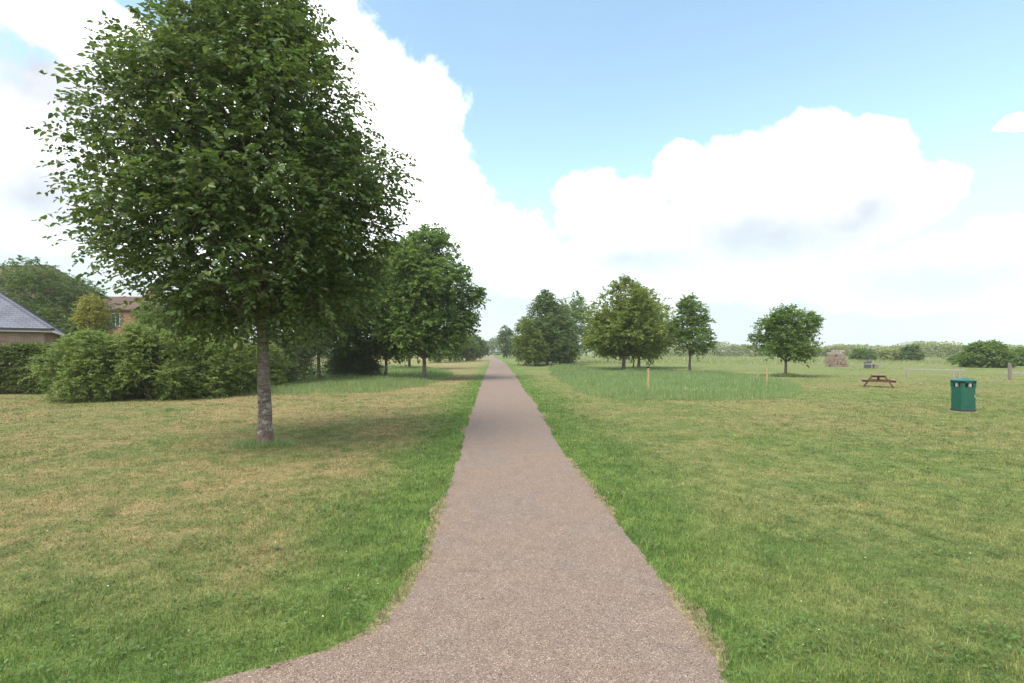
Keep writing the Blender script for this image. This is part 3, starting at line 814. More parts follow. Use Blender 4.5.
SB = 'leafy shrubs in the left bank'
kw = dict(n_shoot=4600, per=10, leaf=.11, wid=.5, shoot=.42, clumps=70, clump_r=.26, cat='shrub', group=SB, hk=.97, rough=.22)
shrub_px('leafy_shrub', 50, 150, 330, 402.5, L_BUSH, 'wide bright leafy shrub at the left end of the bank, beside the clipped hedge', ry=1.9, seed=61, **kw)
shrub_px('leafy_shrub', 108, 206, 321, 402, L_BUSH, 'bright leafy shrub in the middle of the bank, left of the large tree', ry=1.9, seed=62, **kw)
shrub_px('leafy_shrub', 175, 258, 333, 398, L_BUSH, 'bright leafy shrub directly left of the large trunk', ry=1.9, seed=63, **kw)
kw['n_shoot'] = 2800
shrub_px('leafy_shrub', 228, 286, 340, 389, L_BUSH, 'leafy shrub showing directly right of the large trunk', ry=1.6, seed=64, **kw)
EV = 'dark evergreen shrubs in the left grass strip'
kw = dict(n_shoot=2600, per=12, leaf=.17, wid=.26, shoot=.75, droop=.35, clumps=40, clump_r=.24, cat='shrub', group=EV, rough=.42)
shrub_px('evergreen_shrub', 254, 322, 326, 385, L_YEW, 'tall dark evergreen shrub left of the pale slim trunk', ry=1.6, seed=66, cone=False, **kw)
shrub_px('evergreen_shrub', 326, 378, 342, 378.5, L_YEW, 'low dark evergreen shrub right of the pale slim trunk', ry=2.0, seed=67, **kw)
# clipped hedge at the far left
d = 24.0


def hedge_box(name, x0, x1, y0, y1, h, mat, label, n_shoot, leaf, seed, cat='hedge', group=None, per=8, shoot=.3, wid=.5, lumps=.25, stems=True):
    rng = np.random.default_rng(seed)
    root = empty(name, ((x0 + x1) / 2, (y0 + y1) / 2, 0)); tag(root, label, cat, group)
    w = (x1 - x0) / 2; dp = (y1 - y0) / 2
    P = rng.uniform(-1, 1, (n_shoot, 3)); m = rng.integers(0, 5, n_shoot)
    top = 1 + lumps * (vnoise(P[:, 0] * w * .5 + 50, P[:, 1] * dp * .5, seed) - .6)
    z = rng.uniform(0.02, 1, n_shoot)
    z = np.where(m >= 3, 1 - np.abs(rng.normal(0, .07, n_shoot)), z)
    P[:, 1] = np.where(m <= 1, -1 + np.abs(rng.normal(0, .14, n_shoot)), P[:, 1])
    X = P[:, 0] * w; Yv = P[:, 1] * dp * (1 - .12 * z); Z = z * h * top
    Q = np.stack([X, Yv, Z], 1)
    D = rng.normal(0, .6, Q.shape); D[:, 1] -= .5 * (m <= 1); D[:, 2] += .5 + .5 * (m >= 3)
    V, Fc = shoots(Q, D, per, shoot, .2, rng, leaf, wid)
    V[:, 2] = np.maximum(V[:, 2], .01)
    np_mesh('foliage', V, Fc, [mat], root)
    if not stems: return root
    tb = []
    for j in range(int(max(4, w * 3))):
        bx = rng.uniform(-w, w) * .95; by = rng.normal(0, .2 * dp)
        tb.append(tube(np.array([[bx, by, 0], [bx + rng.normal(0, .1), by, h * .4], [bx + rng.normal(0, .2), by, h * .8]]), [.04, .03, .012], 5))
    v, q_ = merge(tb); np_mesh('stem', v, [q_], [BARK], root, smooth=True)
    return root


hedge_box('clipped_hedge', -31.5, -20.9, 23.0, 25.2, 2.05, L_HEDGE, 'dark clipped hedge in front of the slate roofed garage', 9500, .11, 71, stems=False)

# trees and shrubs behind the garage
BG = 'trees behind the garage'
tree_px(52, 375.5, -34, 97, 263, 352, 'bushy dark tree rising behind the slate garage roof', L_DARK, n_shoot=5600, per=10, leaf=.21, wid=.45, shoot=.6, droop=.4, trunk_r=.14, seed=81, clumps=70, clump_r=.22, group=BG, fill=.35,
        pr=[(0, .8), (.15, 1), (.35, 1), (.55, .94), (.75, .74), (.9, .42), (1, .1)])
tree_px(92, 378.5, 80, 103, 297, 328, 'small yellowish green tree in front of the red brick house', L_YELLOW, n_shoot=700, per=8, leaf=.17, wid=.5, shoot=.5, droop=.4, trunk_r=.08, seed=82, clumps=26, clump_r=.26, group=BG)
tree_px(160, 376, 138, 192, 296, 350, 'mid green tree hidden behind the shrub bank and large tree', L_MID, n_shoot=1400, per=8, leaf=.19, wid=.55, shoot=.6, droop=.3, trunk_r=.12, seed=83, clumps=45, clump_r=.24, group=BG)
tree_px(215, 377, 180, 262, 262, 352, 'mid green tree behind the large near tree and the shrub bank', L_MID, n_shoot=1700, per=8, leaf=.2, wid=.55, shoot=.6, droop=.3, trunk_r=.12, seed=84, clumps=50, clump_r=.24, group=BG)

# far hedge left behind the slim trunks
hedge_box('far_hedge', -66, -30, 128, 133, 3.2, L_MID, 'long low far hedge seen between the slim trunks left of the path', 1500, .40, 90, shoot=1.0, wid=.7, lumps=.6, stems=False)

# ---- far vegetation on the right and the distance
FS = 'far shrubs on the right'
kw = dict(per=8, wid=.7, droop=.3, cat='shrub', group=FS)
shrub_px('round_shrub', 962, 1008, 342, 368, L_MID, 'large round green shrub at the right, tallest of the far shrubs', ry=3.0, n_shoot=2400, leaf=.26, shoot=.7, clumps=70, clump_r=.2, seed=101, **kw)
shrub_px('round_shrub', 1006, 1052, 347.5, 366.5, L_MID, 'green shrub cut by the right edge of the picture', ry=3.0, n_shoot=1300, leaf=.28, shoot=.7, clumps=50, clump_r=.22, seed=102, **kw)
shrub_px('round_shrub', 902, 921, 345.5, 361.8, L_DARK, 'small dark round far shrub between the picnic table and the large round shrub', ry=2.0, n_shoot=700, leaf=.34, shoot=.7, clumps=30, clump_r=.26, seed=103, **kw)
shrub_px('round_shrub', 880, 900, 348.8, 361.4, L_PALE, 'small pale round far shrub above the picnic table', ry=2.0, n_shoot=600, leaf=.34, shoot=.7, clumps=30, clump_r=.26, seed=104, **kw)
shrub_px('round_shrub', 852, 874, 348.3, 361.0, L_MID, 'small mid green far shrub just right of the log pile', ry=2.2, n_shoot=700, leaf=.34, shoot=.7, clumps=30, clump_r=.26, seed=105, **kw)
shrub_px('round_shrub', 950, 974, 353.0, 363.0, L_MID, 'low far shrub tucked against the left side of the large round shrub', ry=2.0, n_shoot=600, leaf=.3, shoot=.6, clumps=30, clump_r=.26, seed=106, **kw)


def treeline(name, label, pts, mat, n, leaf, seed, thick=8.0):
    """a distant mass of trees: leaf clumps under a bumpy outline given as (x, y, height) along its course."""
    rng = np.random.default_rng(seed)
    P = np.array(pts, float); s = np.concatenate([[0], np.cumsum(np.linalg.norm(np.diff(P[:, :2], axis=0), axis=1))])
    nc = int(n / 34)
    u = rng.uniform(0, s[-1], nc); bx = np.interp(u, s, P[:, 0]); by = np.interp(u, s, P[:, 1]); bh = np.interp(u, s, P[:, 2])
    bh = bh * (0.72 + .34 * vnoise(u * .085, u * 0, seed) + .18 * vnoise(u * .3, u * 0 + 4, seed + 1))
    cz = bh * (1 - rng.uniform(0, 1, nc) ** 1.6 * .95); cy = by + rng.uniform(0, thick, nc) * (1 - .3 * cz / bh.max())
    ci = np.repeat(np.arange(nc), 34); m = len(ci); g = rng.normal(0, 1, (m, 3)); g /= np.linalg.norm(g, axis=1)[:, None]
    cr = (bh * .17 * rng.uniform(.6, 1.4, nc))[ci]
    Q = np.stack([bx[ci], cy[ci], np.maximum(cz[ci] - cr * .6, .2)], 1) + g * cr[:, None] * np.array([1.5, 1.5, .9])
    Q[:, 2] = np.maximum(Q[:, 2], .1)
    A = g + rng.normal(0, .5, g.shape); Nn = rng.normal(0, .5, g.shape); Nn[:, 2] += .8; Nn += g * .4
    Ln = leaf * rng.uniform(.6, 1.4, m)
    V, Fc = leaf_mesh(Q, A, Nn, Ln, Ln * .8)
    V[:, 2] = np.maximum(V[:, 2], .02)
    return tag(np_mesh(name, V, Fc, [mat]), label, 'treeline', kind='stuff')


def tl(*pp):   # (px column, distance, photo row of the top)
    return [((px - 512) / F * d, d, EYE + (HZ - ty) / F * d) for px, d, ty in pp]


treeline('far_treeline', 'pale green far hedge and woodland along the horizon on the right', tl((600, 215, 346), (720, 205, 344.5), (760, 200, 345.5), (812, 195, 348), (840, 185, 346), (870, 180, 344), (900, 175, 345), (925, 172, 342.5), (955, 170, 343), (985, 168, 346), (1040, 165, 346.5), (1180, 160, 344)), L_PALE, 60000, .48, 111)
treeline('far_treeline', 'dark band of far trees closing the end of the path', tl((330, 330, 341), (400, 330, 340), (470, 330, 342), (488, 320, 341), (497, 300, 337), (506, 290, 340), (560, 290, 342), (640, 300, 345)), L_DARK, 9000, 1.1, 112)

# ------------------------------------------------------------------ buildings
def brick_mat(name, c1, c2, mortar, sc=1.0):
    m, n, out = new_mat(name)
    tc = n.new('ShaderNodeTexCoord'); g = n.new('ShaderNodeNewGeometry')
    sp = n.new('ShaderNodeSeparateXYZ'); n.link(tc.outputs['Object'], sp.inputs[0])
    cb = n.new('ShaderNodeCombineXYZ'); n.link(n.m('ADD', sp.outputs[0], sp.outputs[1]), cb.inputs[0]); n.link(sp.outputs[2], cb.inputs[1])
    b = n.new('ShaderNodeTexBrick'); n.link(cb.outputs[0], b.inputs['Vector'])
    b.inputs['Color1'].default_value = (*c1, 1); b.inputs['Color2'].default_value = (*c2, 1); b.inputs['Mortar'].default_value = (*mortar, 1)
    b.inputs['Scale'].default_value = 1; b.inputs['Mortar Size'].default_value = .01
    b.inputs['Brick Width'].default_value = .225 * sc; b.inputs['Row Height'].default_value = .075 * sc
    ns = n.noise(tc.outputs['Object'], 1.4, 4, .6)
    c = n.hsv(b.outputs[0], v=n.ramp(ns, .3, .7, .8, 1.15))
    principled(n, out, c, .9, .15, n.bump(b.outputs['Fac'], -.3, .01))
    return m


def tile_mat(name, c1, c2, row, width):
    m, n, out = new_mat(name)
    tc = n.new('ShaderNodeTexCoord'); sp = n.new('ShaderNodeSeparateXYZ'); n.link(tc.outputs['Object'], sp.inputs[0])
    cb = n.new('ShaderNodeCombineXYZ'); n.link(sp.outputs[0], cb.inputs[0]); n.link(sp.outputs[2], cb.inputs[1])
    b = n.new('ShaderNodeTexBrick'); n.link(cb.outputs[0], b.inputs['Vector'])
    b.inputs['Color1'].default_value = (*c1, 1); b.inputs['Color2'].default_value = (*c2, 1); b.inputs['Mortar'].default_value = (*[q * .55 for q in c1], 1)
    b.inputs['Scale'].default_value = 1; b.inputs['Mortar Size'].default_value = .014
    b.inputs['Brick Width'].default_value = width; b.inputs['Row Height'].default_value = row
    ns = n.noise(tc.outputs['Object'], 1.1, 5, .65)
    c = n.hsv(b.outputs[0], v=n.ramp(ns, .3, .7, .82, 1.15))
    principled(n, out, c, .85, .2, n.bump(b.outputs['Fac'], -.4, .02))
    return m


M_BRICK_Y = brick_mat('buff_brick', (0.30, 0.20, 0.13), (0.24, 0.155, 0.105), (0.32, 0.27, 0.22))
M_BRICK_R = brick_mat('red_brick', (0.33, 0.125, 0.075), (0.27, 0.10, 0.06), (0.34, 0.27, 0.22))
M_SLATE = tile_mat('slate_tiles', (0.155, 0.165, 0.20), (0.135, 0.145, 0.175), .11, .27)
M_BROWN_TILE = tile_mat('brown_tiles', (0.12, 0.078, 0.058), (0.09, 0.062, 0.048), .16, .3)
M_WHITE = surf('white_upvc', (0.72, 0.72, 0.70), .5, .4, .05)
M_GUTTER = surf('dark_gutter', (0.03, 0.03, 0.032), .4, .5, .1)
mgl, n, out = new_mat('window_glass'); principled(n, out, (0.05, 0.07, 0.085), .08, .8); M_GLASS = mgl


def hip_building(name, corner, ang, length, depth, eave, pitch, wall_m, roof_m, label, over=.35, hip=True):
    """corner = right front corner at the ground; the front runs left along local -x, the depth goes along +y."""
    root = empty(name, (corner[0], corner[1], 0), ang); tag(root, label, 'building')
    w = MB(); t_ = .02
    w.box(-length, -over * 0, 0, depth, 0, eave - .02); w.build('wall', wall_m, root)
    x0, x1, y0, y1 = -length - over, over, -over, depth + over
    rise = (y1 - y0) / 2 * math.tan(pitch); ym = (y0 + y1) / 2; a = (y1 - y0) / 2 if hip else 0
    r = MB(); z = eave; zt = eave + rise
    A, B, C, D = (x0, y0, z), (x1, y0, z), (x1, y1, z), (x0, y1, z); E, G = (x0 + a, ym, zt), (x1 - a, ym, zt)
    r.poly([A, B, G, E]); r.poly([C, D, E, G]); r.poly([B, C, G]); r.poly([D, A, E]); r.poly([D, C, B, A])
    rf = r.build('roof', roof_m, root)
    h = MB()
    for p, q in ((B, G), (C, G), (A, E), (D, E), (E, G)):
        p = Vector(p) + Vector((0, 0, .03)); q = Vector(q) + Vector((0, 0, .03)); h.bar(p, q, .16, .07)
    h.build('ridge_tile', roof_m, rf)
    fs = MB(); fs.box(x0, x1, y0 + .01, y0 + .03, z - .17, z - .012); fs.box(x1 - .03, x1 - .01, y0 + .035, y1, z - .17, z - .012); fs.build('fascia', M_WHITE, root)
    gt = MB(); gt.box(x0, x1 + .1, y0 - .10, y0 + .005, z - .09, z + .02); gt.build('gutter', M_GUTTER, root)
    return root


garage = hip_building('brick_garage', (-23.95, 26.2), math.radians(38), 12.0, 7.6, 3.08, math.radians(39), M_BRICK_Y, M_SLATE, 'low buff brick garage with a grey slate hipped roof at the left edge')


def house(name, corner, ang, length, depth, eave, pitch, wall_m, roof_m, label, wins):
    root = empty(name, (corner[0], corner[1], 0), ang); tag(root, label, 'building')
    w = MB(); w.box(-length, 0, 0, depth, 0, eave)
    ym = depth / 2; zr = eave + ym * math.tan(pitch)
    w.poly([(0, 0, eave), (0, depth, eave), (0, ym, zr - .05)]); w.poly([(-length, depth, eave), (-length, 0, eave), (-length, ym, zr - .05)])
    w.build('wall', wall_m, root)
    o_ = .3; r = MB(); tn = math.tan(pitch)
    for s in (0, 1):
        ye = -o_ if s == 0 else depth + o_
        ze = eave - o_ * tn
        p = [(-length - .15, ye, ze + .03), (.15, ye, ze + .03), (.15, ym, zr + .03), (-length - .15, ym, zr + .03)]
        q = [(a, b, c + .12) for a, b, c in p]
        r.hexa(p + q)
    rf = r.build('roof', roof_m, root)
    c = MB(); c.box(-length * .5 - .35, -length * .5 + .35, ym - .3, ym + .3, zr - .2, zr + .9); c.build('chimney', wall_m, rf)
    for (x, z, ww, hh_) in wins:
        f = MB()
        for a in ((x - ww / 2, x - ww / 2 + .07, z, z + hh_), (x + ww / 2 - .07, x + ww / 2, z, z + hh_), (x - .03, x + .03, z, z + hh_), (x - ww / 2, x + ww / 2, z - .07, z), (x - ww / 2, x + ww / 2, z + hh_, z + hh_ + .07)):
            f.box(a[0], a[1], -.06, .0 - .003, a[2], a[3])
        fo = f.build('window', M_WHITE, root)
        g = MB(); g.box(x - ww / 2 + .072, x - .032, -.03, -.004, z + .002, z + hh_ - .002); g.box(x + .032, x + ww / 2 - .072, -.03, -.004, z + .002, z + hh_ - .002); g.build('pane', M_GLASS, fo)
    return root


def px_at(px, d): return (px - 512) / F * d


hip_building('brick_house', (-43.2, 47), math.radians(-8), 17, 8.0, 6.7, math.radians(42), M_BRICK_R, M_BROWN_TILE, 'house whose brown tiled ridge shows above the dark bushy tree at far left')
house('brick_house', (px_at(172, 52), 52), math.radians(0), 9.2, 7.5, 6.2, math.radians(23), M_BRICK_R, M_BROWN_TILE, 'red brick house with a small upstairs window left of the large tree', [(-5.7, 4.55, .95, 1.2), (-2.4, 4.5, 1.2, 1.25)])

# ------------------------------------------------------------------ street furniture
# litter bin
bx, by = ground_at(962.3, 412.3)
M_BIN = surf('green_bin_plastic', (0.006, 0.074, 0.050), .45, .45, .12, 5, .05)
M_BIN_TOP = surf('green_bin_lid', (0.012, 0.098, 0.074), .35, .5, .08, 5, .05)
M_BLACK = surf('black_recess', (0.010, 0.011, 0.011), .8, .2, .1)
M_STICK = surf('faded_sticker', (0.28, 0.30, 0.28), .6, .3, .1)
M_CONC = surf('pale_slab', (0.27, 0.21, 0.16), .9, .2, .2)
binr = empty('litter_bin', (bx, by, 0)); binr.scale = (1.06, 1.06, 1.08); tag(binr, 'square dark green litter bin with a pointed lid on the right hand lawn', 'litter bin')
W = .445; Hb = .86
def sq(x0, x1, c):  # square with clipped corners, local origin = near left corner
    return [(x0 + c, x0), (x1 - c, x0), (x1, x0 + c), (x1, x1 - c), (x1 - c, x1), (x0 + c, x1), (x0, x1 - c), (x0, x0 + c)]
b = MB(); b.prism(sq(.012, W - .012, .03), .07, .72)
for (x0, x1, y0, y1) in ((.012, .10, .012, .10), (W - .10, W - .012, .012, .10), (.012, .10, W - .10, W - .012), (W - .10, W - .012, W - .10, W - .012)): b.box(x0, x1, y0, y1, .721, .90)
b.box(.012, W - .012, .012, .05, .845, .899); b.box(.012, .05, .052, W - .052, .845, .899); b.box(W - .05, W - .012, .052, W - .052, .845, .899); b.box(.052, W - .052, W - .05, W - .012, .845, .899)
body = b.build('body', M_BIN, binr, .006)
b = MB(); b.box(.06, W - .06, .06, W - .06, .722, .88); b.build('opening_shade', M_BLACK, binr)  # solid block, its black colour stands in for the shade inside the openings
b = MB(); b.prism(sq(.0, W, .035), 0.0, .075); b.build('plinth', M_GUTTER, binr)
b = MB(); n0 = sq(-.012, W + .012, .03); b.prism(n0, .90, .925)
ap = [(W / 2 - .03, W / 2 - .03, 1.0), (W / 2 + .03, W / 2 - .03, 1.0), (W / 2 + .03, W / 2 + .03, 1.0), (W / 2 - .03, W / 2 + .03, 1.0)]
c4 = [(-.012, -.012, .9255), (W + .012, -.012, .9255), (W + .012, W + .012, .9255), (-.012, W + .012, .9255)]
for i in range(4): j = (i + 1) % 4; b.poly([c4[i], c4[j], ap[j], ap[i]])
b.poly(ap); b.build('lid', M_BIN_TOP, binr, .004)
b = MB(); b.box(.22, .285, .008, .0595, .735, .835); b.build('sticker', M_STICK, binr)
b = MB(); b.box(.008, .0595, .19, .25, .735, .835); b.build('sticker', M_STICK, binr)
b = MB(); b.box(.03, W - .03, .006, .0115, .16, .165); b.box(.006, .0115, .03, W - .03, .16, .165); b.box(.035, .19, .006, .0115, .155, .70); b.build('door_panel', M_BIN, binr)
b = MB(); b.box(.37, .39, .003, .0115, .43, .49); b.build('lock', M_STICK, binr)
b = MB(); b.prism([(-.07, -.05), (W + .07, -.06), (W + .06, W + .06), (-.06, W + .06)], .0, .012); tag(b.build('paving_slab', M_CONC, None, loc=(bx, by, .0)), 'worn pale slab under the green litter bin', 'slab')

# picnic table
M_WOOD = surf('brown_stained_wood', (0.105, 0.048, 0.032), .7, .25, .3, 5, .2, (8, 1, 8))
M_WOODTOP = surf('weathered_table_boards', (0.20, 0.125, 0.095), .75, .25, .25, 5, .2, (8, 1, 8))


def picnic_table(loc, rz, label, sc=1.0):
    root = empty('picnic_table', (loc[0], loc[1], 0), rz); tag(root, label, 'picnic table', 'picnic tables')
    Lt = 1.75; hl = Lt / 2
    t = MB()
    for i in range(5): x0 = -.36 + i * .146; t.box(x0, x0 + .136, -hl, hl, .685, .725)
    t.build('table_top', M_WOODTOP, root, .004)
    for sx in (-1, 1):
        s = MB()
        for i in range(2): x0 = sx * .76 - .142 + i * .145; s.box(x0, x0 + .135, -hl, hl, .415, .455)
        s.build('seat', M_WOODTOP, root, .004)
    for sy in (-1, 1):
        y0 = sy * (hl - .28)
        for sx in (-1, 1):
            l = MB(); l.bar((sx * .30, y0, .683), (sx * .80, y0, .0), .045, .12, up=(0, 1, 0)); 
            l.build('leg', M_WOOD, root)
        f = MB(); f.box(-.90, .90, y0 + sy * .024, y0 + sy * .07, .31, .414); f.build('seat_beam', M_WOOD, root)
        f = MB(); f.box(-.36, .36, y0 + sy * .024, y0 + sy * .07, .59, .684); f.build('table_beam', M_WOOD, root)
        f = MB(); f.bar((0, y0 * .96, .40), (0, y0 * .2, .68), .09, .05); f.build('brace', M_WOOD, root)
    return root


tx_, ty_ = ground_at(885.8, 387.8)
picnic_table((tx_, ty_ + .55), math.radians(-33), 'brown wooden picnic table with attached benches on the open grass').scale = (.82, .82, .94)

# wooden stakes
M_STAKE = surf('yellow_softwood', (0.33, 0.235, 0.12), .8, .2, .2, 6, .2, (6, 6, 1))
sx_, sy_ = ground_at(648.3, 392)
rt = empty('wooden_stake', (sx_, sy_, 0)); tag(rt, 'pale wooden stake with a dark cap in front of the oak, in long grass', 'stake', 'wooden marker stakes')
b = MB(); b.prism([(-.038, -.038), (.038, -.038), (.038, .038), (-.038, .038)], 0, 1.13); b.build('post', M_STAKE, rt, .006)
b = MB(); b.box(-.045, .045, -.045, .045, 1.131, 1.18); b.build('cap', M_BLACK, rt, .006)
b = MB(); b.bar((.02, 0, 1.18), (.0, 0, 1.48), .012, .012); b.build('wire', M_BLACK, rt)
sx_, sy_ = ground_at(766.8, 386.3)
rt = empty('wooden_stake', (sx_, sy_, 0)); tag(rt, 'plain wooden stake left of the lone round headed tree', 'stake', 'wooden marker stakes')
b = MB(); b.prism([(-.036, -.036), (.036, -.036), (.036, .036), (-.036, .036)], 0, 1.05); b.build('post', M_STAKE, rt, .006)
b = MB(); b.hexa([(-.036, -.036, 1.051), (.036, -.036, 1.051), (.036, .036, 1.051), (-.036, .036, 1.051), (-.036, -.036, 1.10), (.036, -.036, 1.06), (.036, .036, 1.06), (-.036, .036, 1.10)]); b.build('tip', M_STAKE, rt)

# low grey timber rails on the right
M_GREYWOOD = surf('silvered_timber', (0.255, 0.235, 0.205), .85, .2, .25, 5, .2, (1, 6, 6))
M_DARKWOOD = surf('dark_weathered_post', (0.17, 0.145, 0.125), .85, .2, .25, 5, .2, (6, 6, 1))
ax_, ay_ = ground_at(955, 379)


def fence(name, loc, posts, rails, label, pm, rm, cat='fence'):
    rt = empty(name, (loc[0], loc[1], 0)); tag(rt, label, cat)
    for (x, y, h, w) in posts: b = MB(); b.box(x - w / 2, x + w / 2, y - w / 2, y + w / 2, 0, h); b.build('post', pm, rt, .01)
    for (a, c, w, h) in rails: b = MB(); b.bar(a, c, w, h); b.build('rail', rm, rt, .008)
    return rt


zr = EYE - (369.6 - HZ) / F * 42
fence('barrier_rail', (ax_, ay_, 0), [(-.12, 0, .58, .11), (.22, -.1, .58, .11), (-1.85, 1.9, .58, .11)],
      [((.45, -.3, .62), (-2.0, 2.05, .62), .10, .09)], 'low silvered timber barrier rail behind the green litter bin', M_GREYWOOD, M_GREYWOOD)
ax_, ay_ = ground_at(1009.8, 380)
fence('timber_fence', (ax_, ay_, 0), [(0, 0, 1.12, .14), (3.4, -.5, 1.12, .14)], [((-.35, .13, .47), (3.4, -.38, .52), .08, .13)], 'dark grey fence post with a low rail at the right edge', M_DARKWOOD, M_GREYWOOD)
ax_, ay_ = ground_at(875.5, 368.6)
fence('barrier_rail', (ax_, ay_, 0), [(0, 0, .46, .42)], [((-1.25, 0, .52), (1.2, 0, .52), .34, .10)], 'short pale rail on one dark stump beyond the picnic table', M_DARKWOOD, M_GREYWOOD)
M_BINBLUE = surf('blue_grey_bin', (0.060, 0.064, 0.072), .5, .4, .15)
for i, (dx, dy, hh_, lab) in enumerate(((-.20, 1.2, .78, 'dark blue grey bin behind the short pale rail, the lower left one'), (.34, 1.6, .90, 'dark blue grey bin behind the short pale rail, the taller right one'))):
    rt = empty('waste_bin', (ax_ + dx, ay_ + dy, 0)); tag(rt, lab, 'bin', 'bins behind the far rail')
    b = MB(); b.prism([(-.19, -.19), (.19, -.19), (.19, .19), (-.19, .19)], 0, hh_ - .12); b.build('body', M_BINBLUE, rt, .02)
    b = MB(); b.hexa([(-.22, -.22, hh_ - .118), (.22, -.22, hh_ - .118), (.22, .22, hh_ - .118), (-.22, .22, hh_ - .118), (-.18, -.18, hh_), (.18, -.18, hh_), (.18, .18, hh_), (-.18, .18, hh_)]); b.build('lid', M_BINBLUE, rt, .01)

# stacked log pile
M_LOG = surf('pinkish_cut_timber', (0.215, 0.165, 0.125), .9, .15, .3, 3, .3, (1, 5, 5)); M_LOGD = surf('grey_old_timber', (0.27, 0.235, 0.20), .9, .15, .3, 3, .3, (1, 5, 5))
lx, ly = ground_at(835.5, 366.6)
rt = empty('timber_stack', (lx, ly, 0)); tag(rt, 'tall tapering stack of pinkish brown timber beyond the lone tree', 'timber stack')
rr_ = random.Random(5)
z = 0.0
for lvl in range(7):
    hw = (.92, .84, .80, .66, .62, .50, .40)[lvl]; th = .31
    for k in range(4):
        y0 = -.95 + k * .5; b = MB()
        if lvl % 2 == 0: b.bar((-hw + rr_.uniform(-.15, .15) + .1 * lvl * .3, y0, z + th / 2), (hw + rr_.uniform(-.15, .1), y0 + rr_.uniform(-.05, .05), z + th / 2), .36, th * .93)
        else: x0 = -hw + .18 + k * (2 * hw - .36) / 3; b.bar((x0, -1.15 + rr_.uniform(-.1, .1), z + th / 2), (x0, 1.1 + rr_.uniform(-.1, .1), z + th / 2), .30, th * .93)
        b.build('timber', M_LOGD if lvl in (5, 6) else M_LOG, rt, .02)
    z += th

# grass collar at the foot of the big trunk and small trunks
tb_x, tb_y = ground_at(265.5, 445)
n_ = 2600; a = rg.uniform(0, 2 * np.pi, n_); r = .16 + np.abs(rg.normal(0, .2, n_)); x = tb_x + np.cos(a) * r * 1.25 - .04; y = tb_y + np.sin(a) * r * .7
o = blades('trunk_grass', x, y, .14 * rg.uniform(.4, 1.3, n_) * np.clip(1.25 - (r - .16), .3, 1), .008 * rg.uniform(.6, 1.4, n_), [M_LONG], lean=.6)
tag(o, 'tuft of longer grass round the foot of the large trunk', 'grass tuft', kind='stuff')
tb_x, tb_y = ground_at(785.5, 376.5)
n_ = 900; a = rg.uniform(0, 2 * np.pi, n_); r = .1 + np.abs(rg.normal(0, .45, n_)); x = tb_x + np.cos(a) * r; y = tb_y + np.sin(a) * r
tag(blades('trunk_grass', x, y, .30 * rg.uniform(.4, 1.3, n_), .02 * rg.uniform(.6, 1.4, n_), [M_LONG], lean=.6), 'tuft of longer grass round the foot of the lone tree', 'grass tuft', kind='stuff')

# ------------------------------------------------------------------ sky, sun
SUN_EL, SUN_AZ = math.radians(56), math.radians(-138)      # azimuth from +Y towards +X: high on the left, a little behind the camera
w = bpy.data.worlds.new('World'); S.world = w; w.use_nodes = True
t = w.node_tree; t.nodes.clear(); n = N(t)
out = n.new('ShaderNodeOutputWorld')
sky = n.new('ShaderNodeTexSky'); sky.sky_type = 'NISHITA'; sky.sun_disc = False
sky.sun_elevation = SUN_EL; sky.sun_rotation = SUN_AZ; sky.altitude = 50; sky.air_density = 1.0; sky.dust_density = 1.5; sky.ozone_density = 1.0
tc = n.new('ShaderNodeTexCoord'); dr = n.vm('NORMALIZE', tc.outputs['Generated'])
sp = n.new('ShaderNodeSeparateXYZ'); n.link(dr, sp.inputs[0])
az = n.m('ARCTAN2', sp.outputs[0], sp.outputs[1]); el = n.m('ARCSINE', sp.outputs[2])
# wobble of the direction makes billowing outlines
wn = n.new('ShaderNodeTexNoise'); n.link(dr, wn.inputs['Vector']); wn.inputs['Scale'].default_value = 6.5; wn.inputs['Detail'].default_value = 5; wn.inputs['Roughness'].default_value = .55
ws = n.new('ShaderNodeSeparateColor'); n.link(wn.outputs['Color'], ws.inputs[0])
azw = n.m('ADD', az, n.m('MULTIPLY', n.m('SUBTRACT', ws.outputs[0], .5), .14)); elw = n.m('ADD', el, n.m('MULTIPLY', n.m('SUBTRACT', ws.outputs[1], .5), .12))
fb = n.noise(dr, 9, 8, .58, .2); fb2 = n.noise(dr, 3.2, 5, .55)


def blob(px, py, rx, ry):
    a = math.atan((px - 512) / F); e = math.atan((HZ - py) / math.hypot(F, px - 512))
    sa = rx / F * math.cos(a) ** 2; se = ry / F * math.cos(a)
    da = n.m('DIVIDE', n.m('SUBTRACT', azw, a), sa); de = n.m('DIVIDE', n.m('SUBTRACT', elw, e), se)
    return n.m('SUBTRACT', 1, n.m('SQRT', n.m('ADD', n.m('MULTIPLY', da, da), n.m('MULTIPLY', de, de))))


def union(bl):
    v = bl[0]
    for b_ in bl[1:]:
        sm = n.new('ShaderNodeMath', operation='SMOOTH_MAX'); n.link(v, sm.inputs[0]); n.link(b_, sm.inputs[1]); sm.inputs[2].default_value = .15; v = sm.outputs[0]
    return v


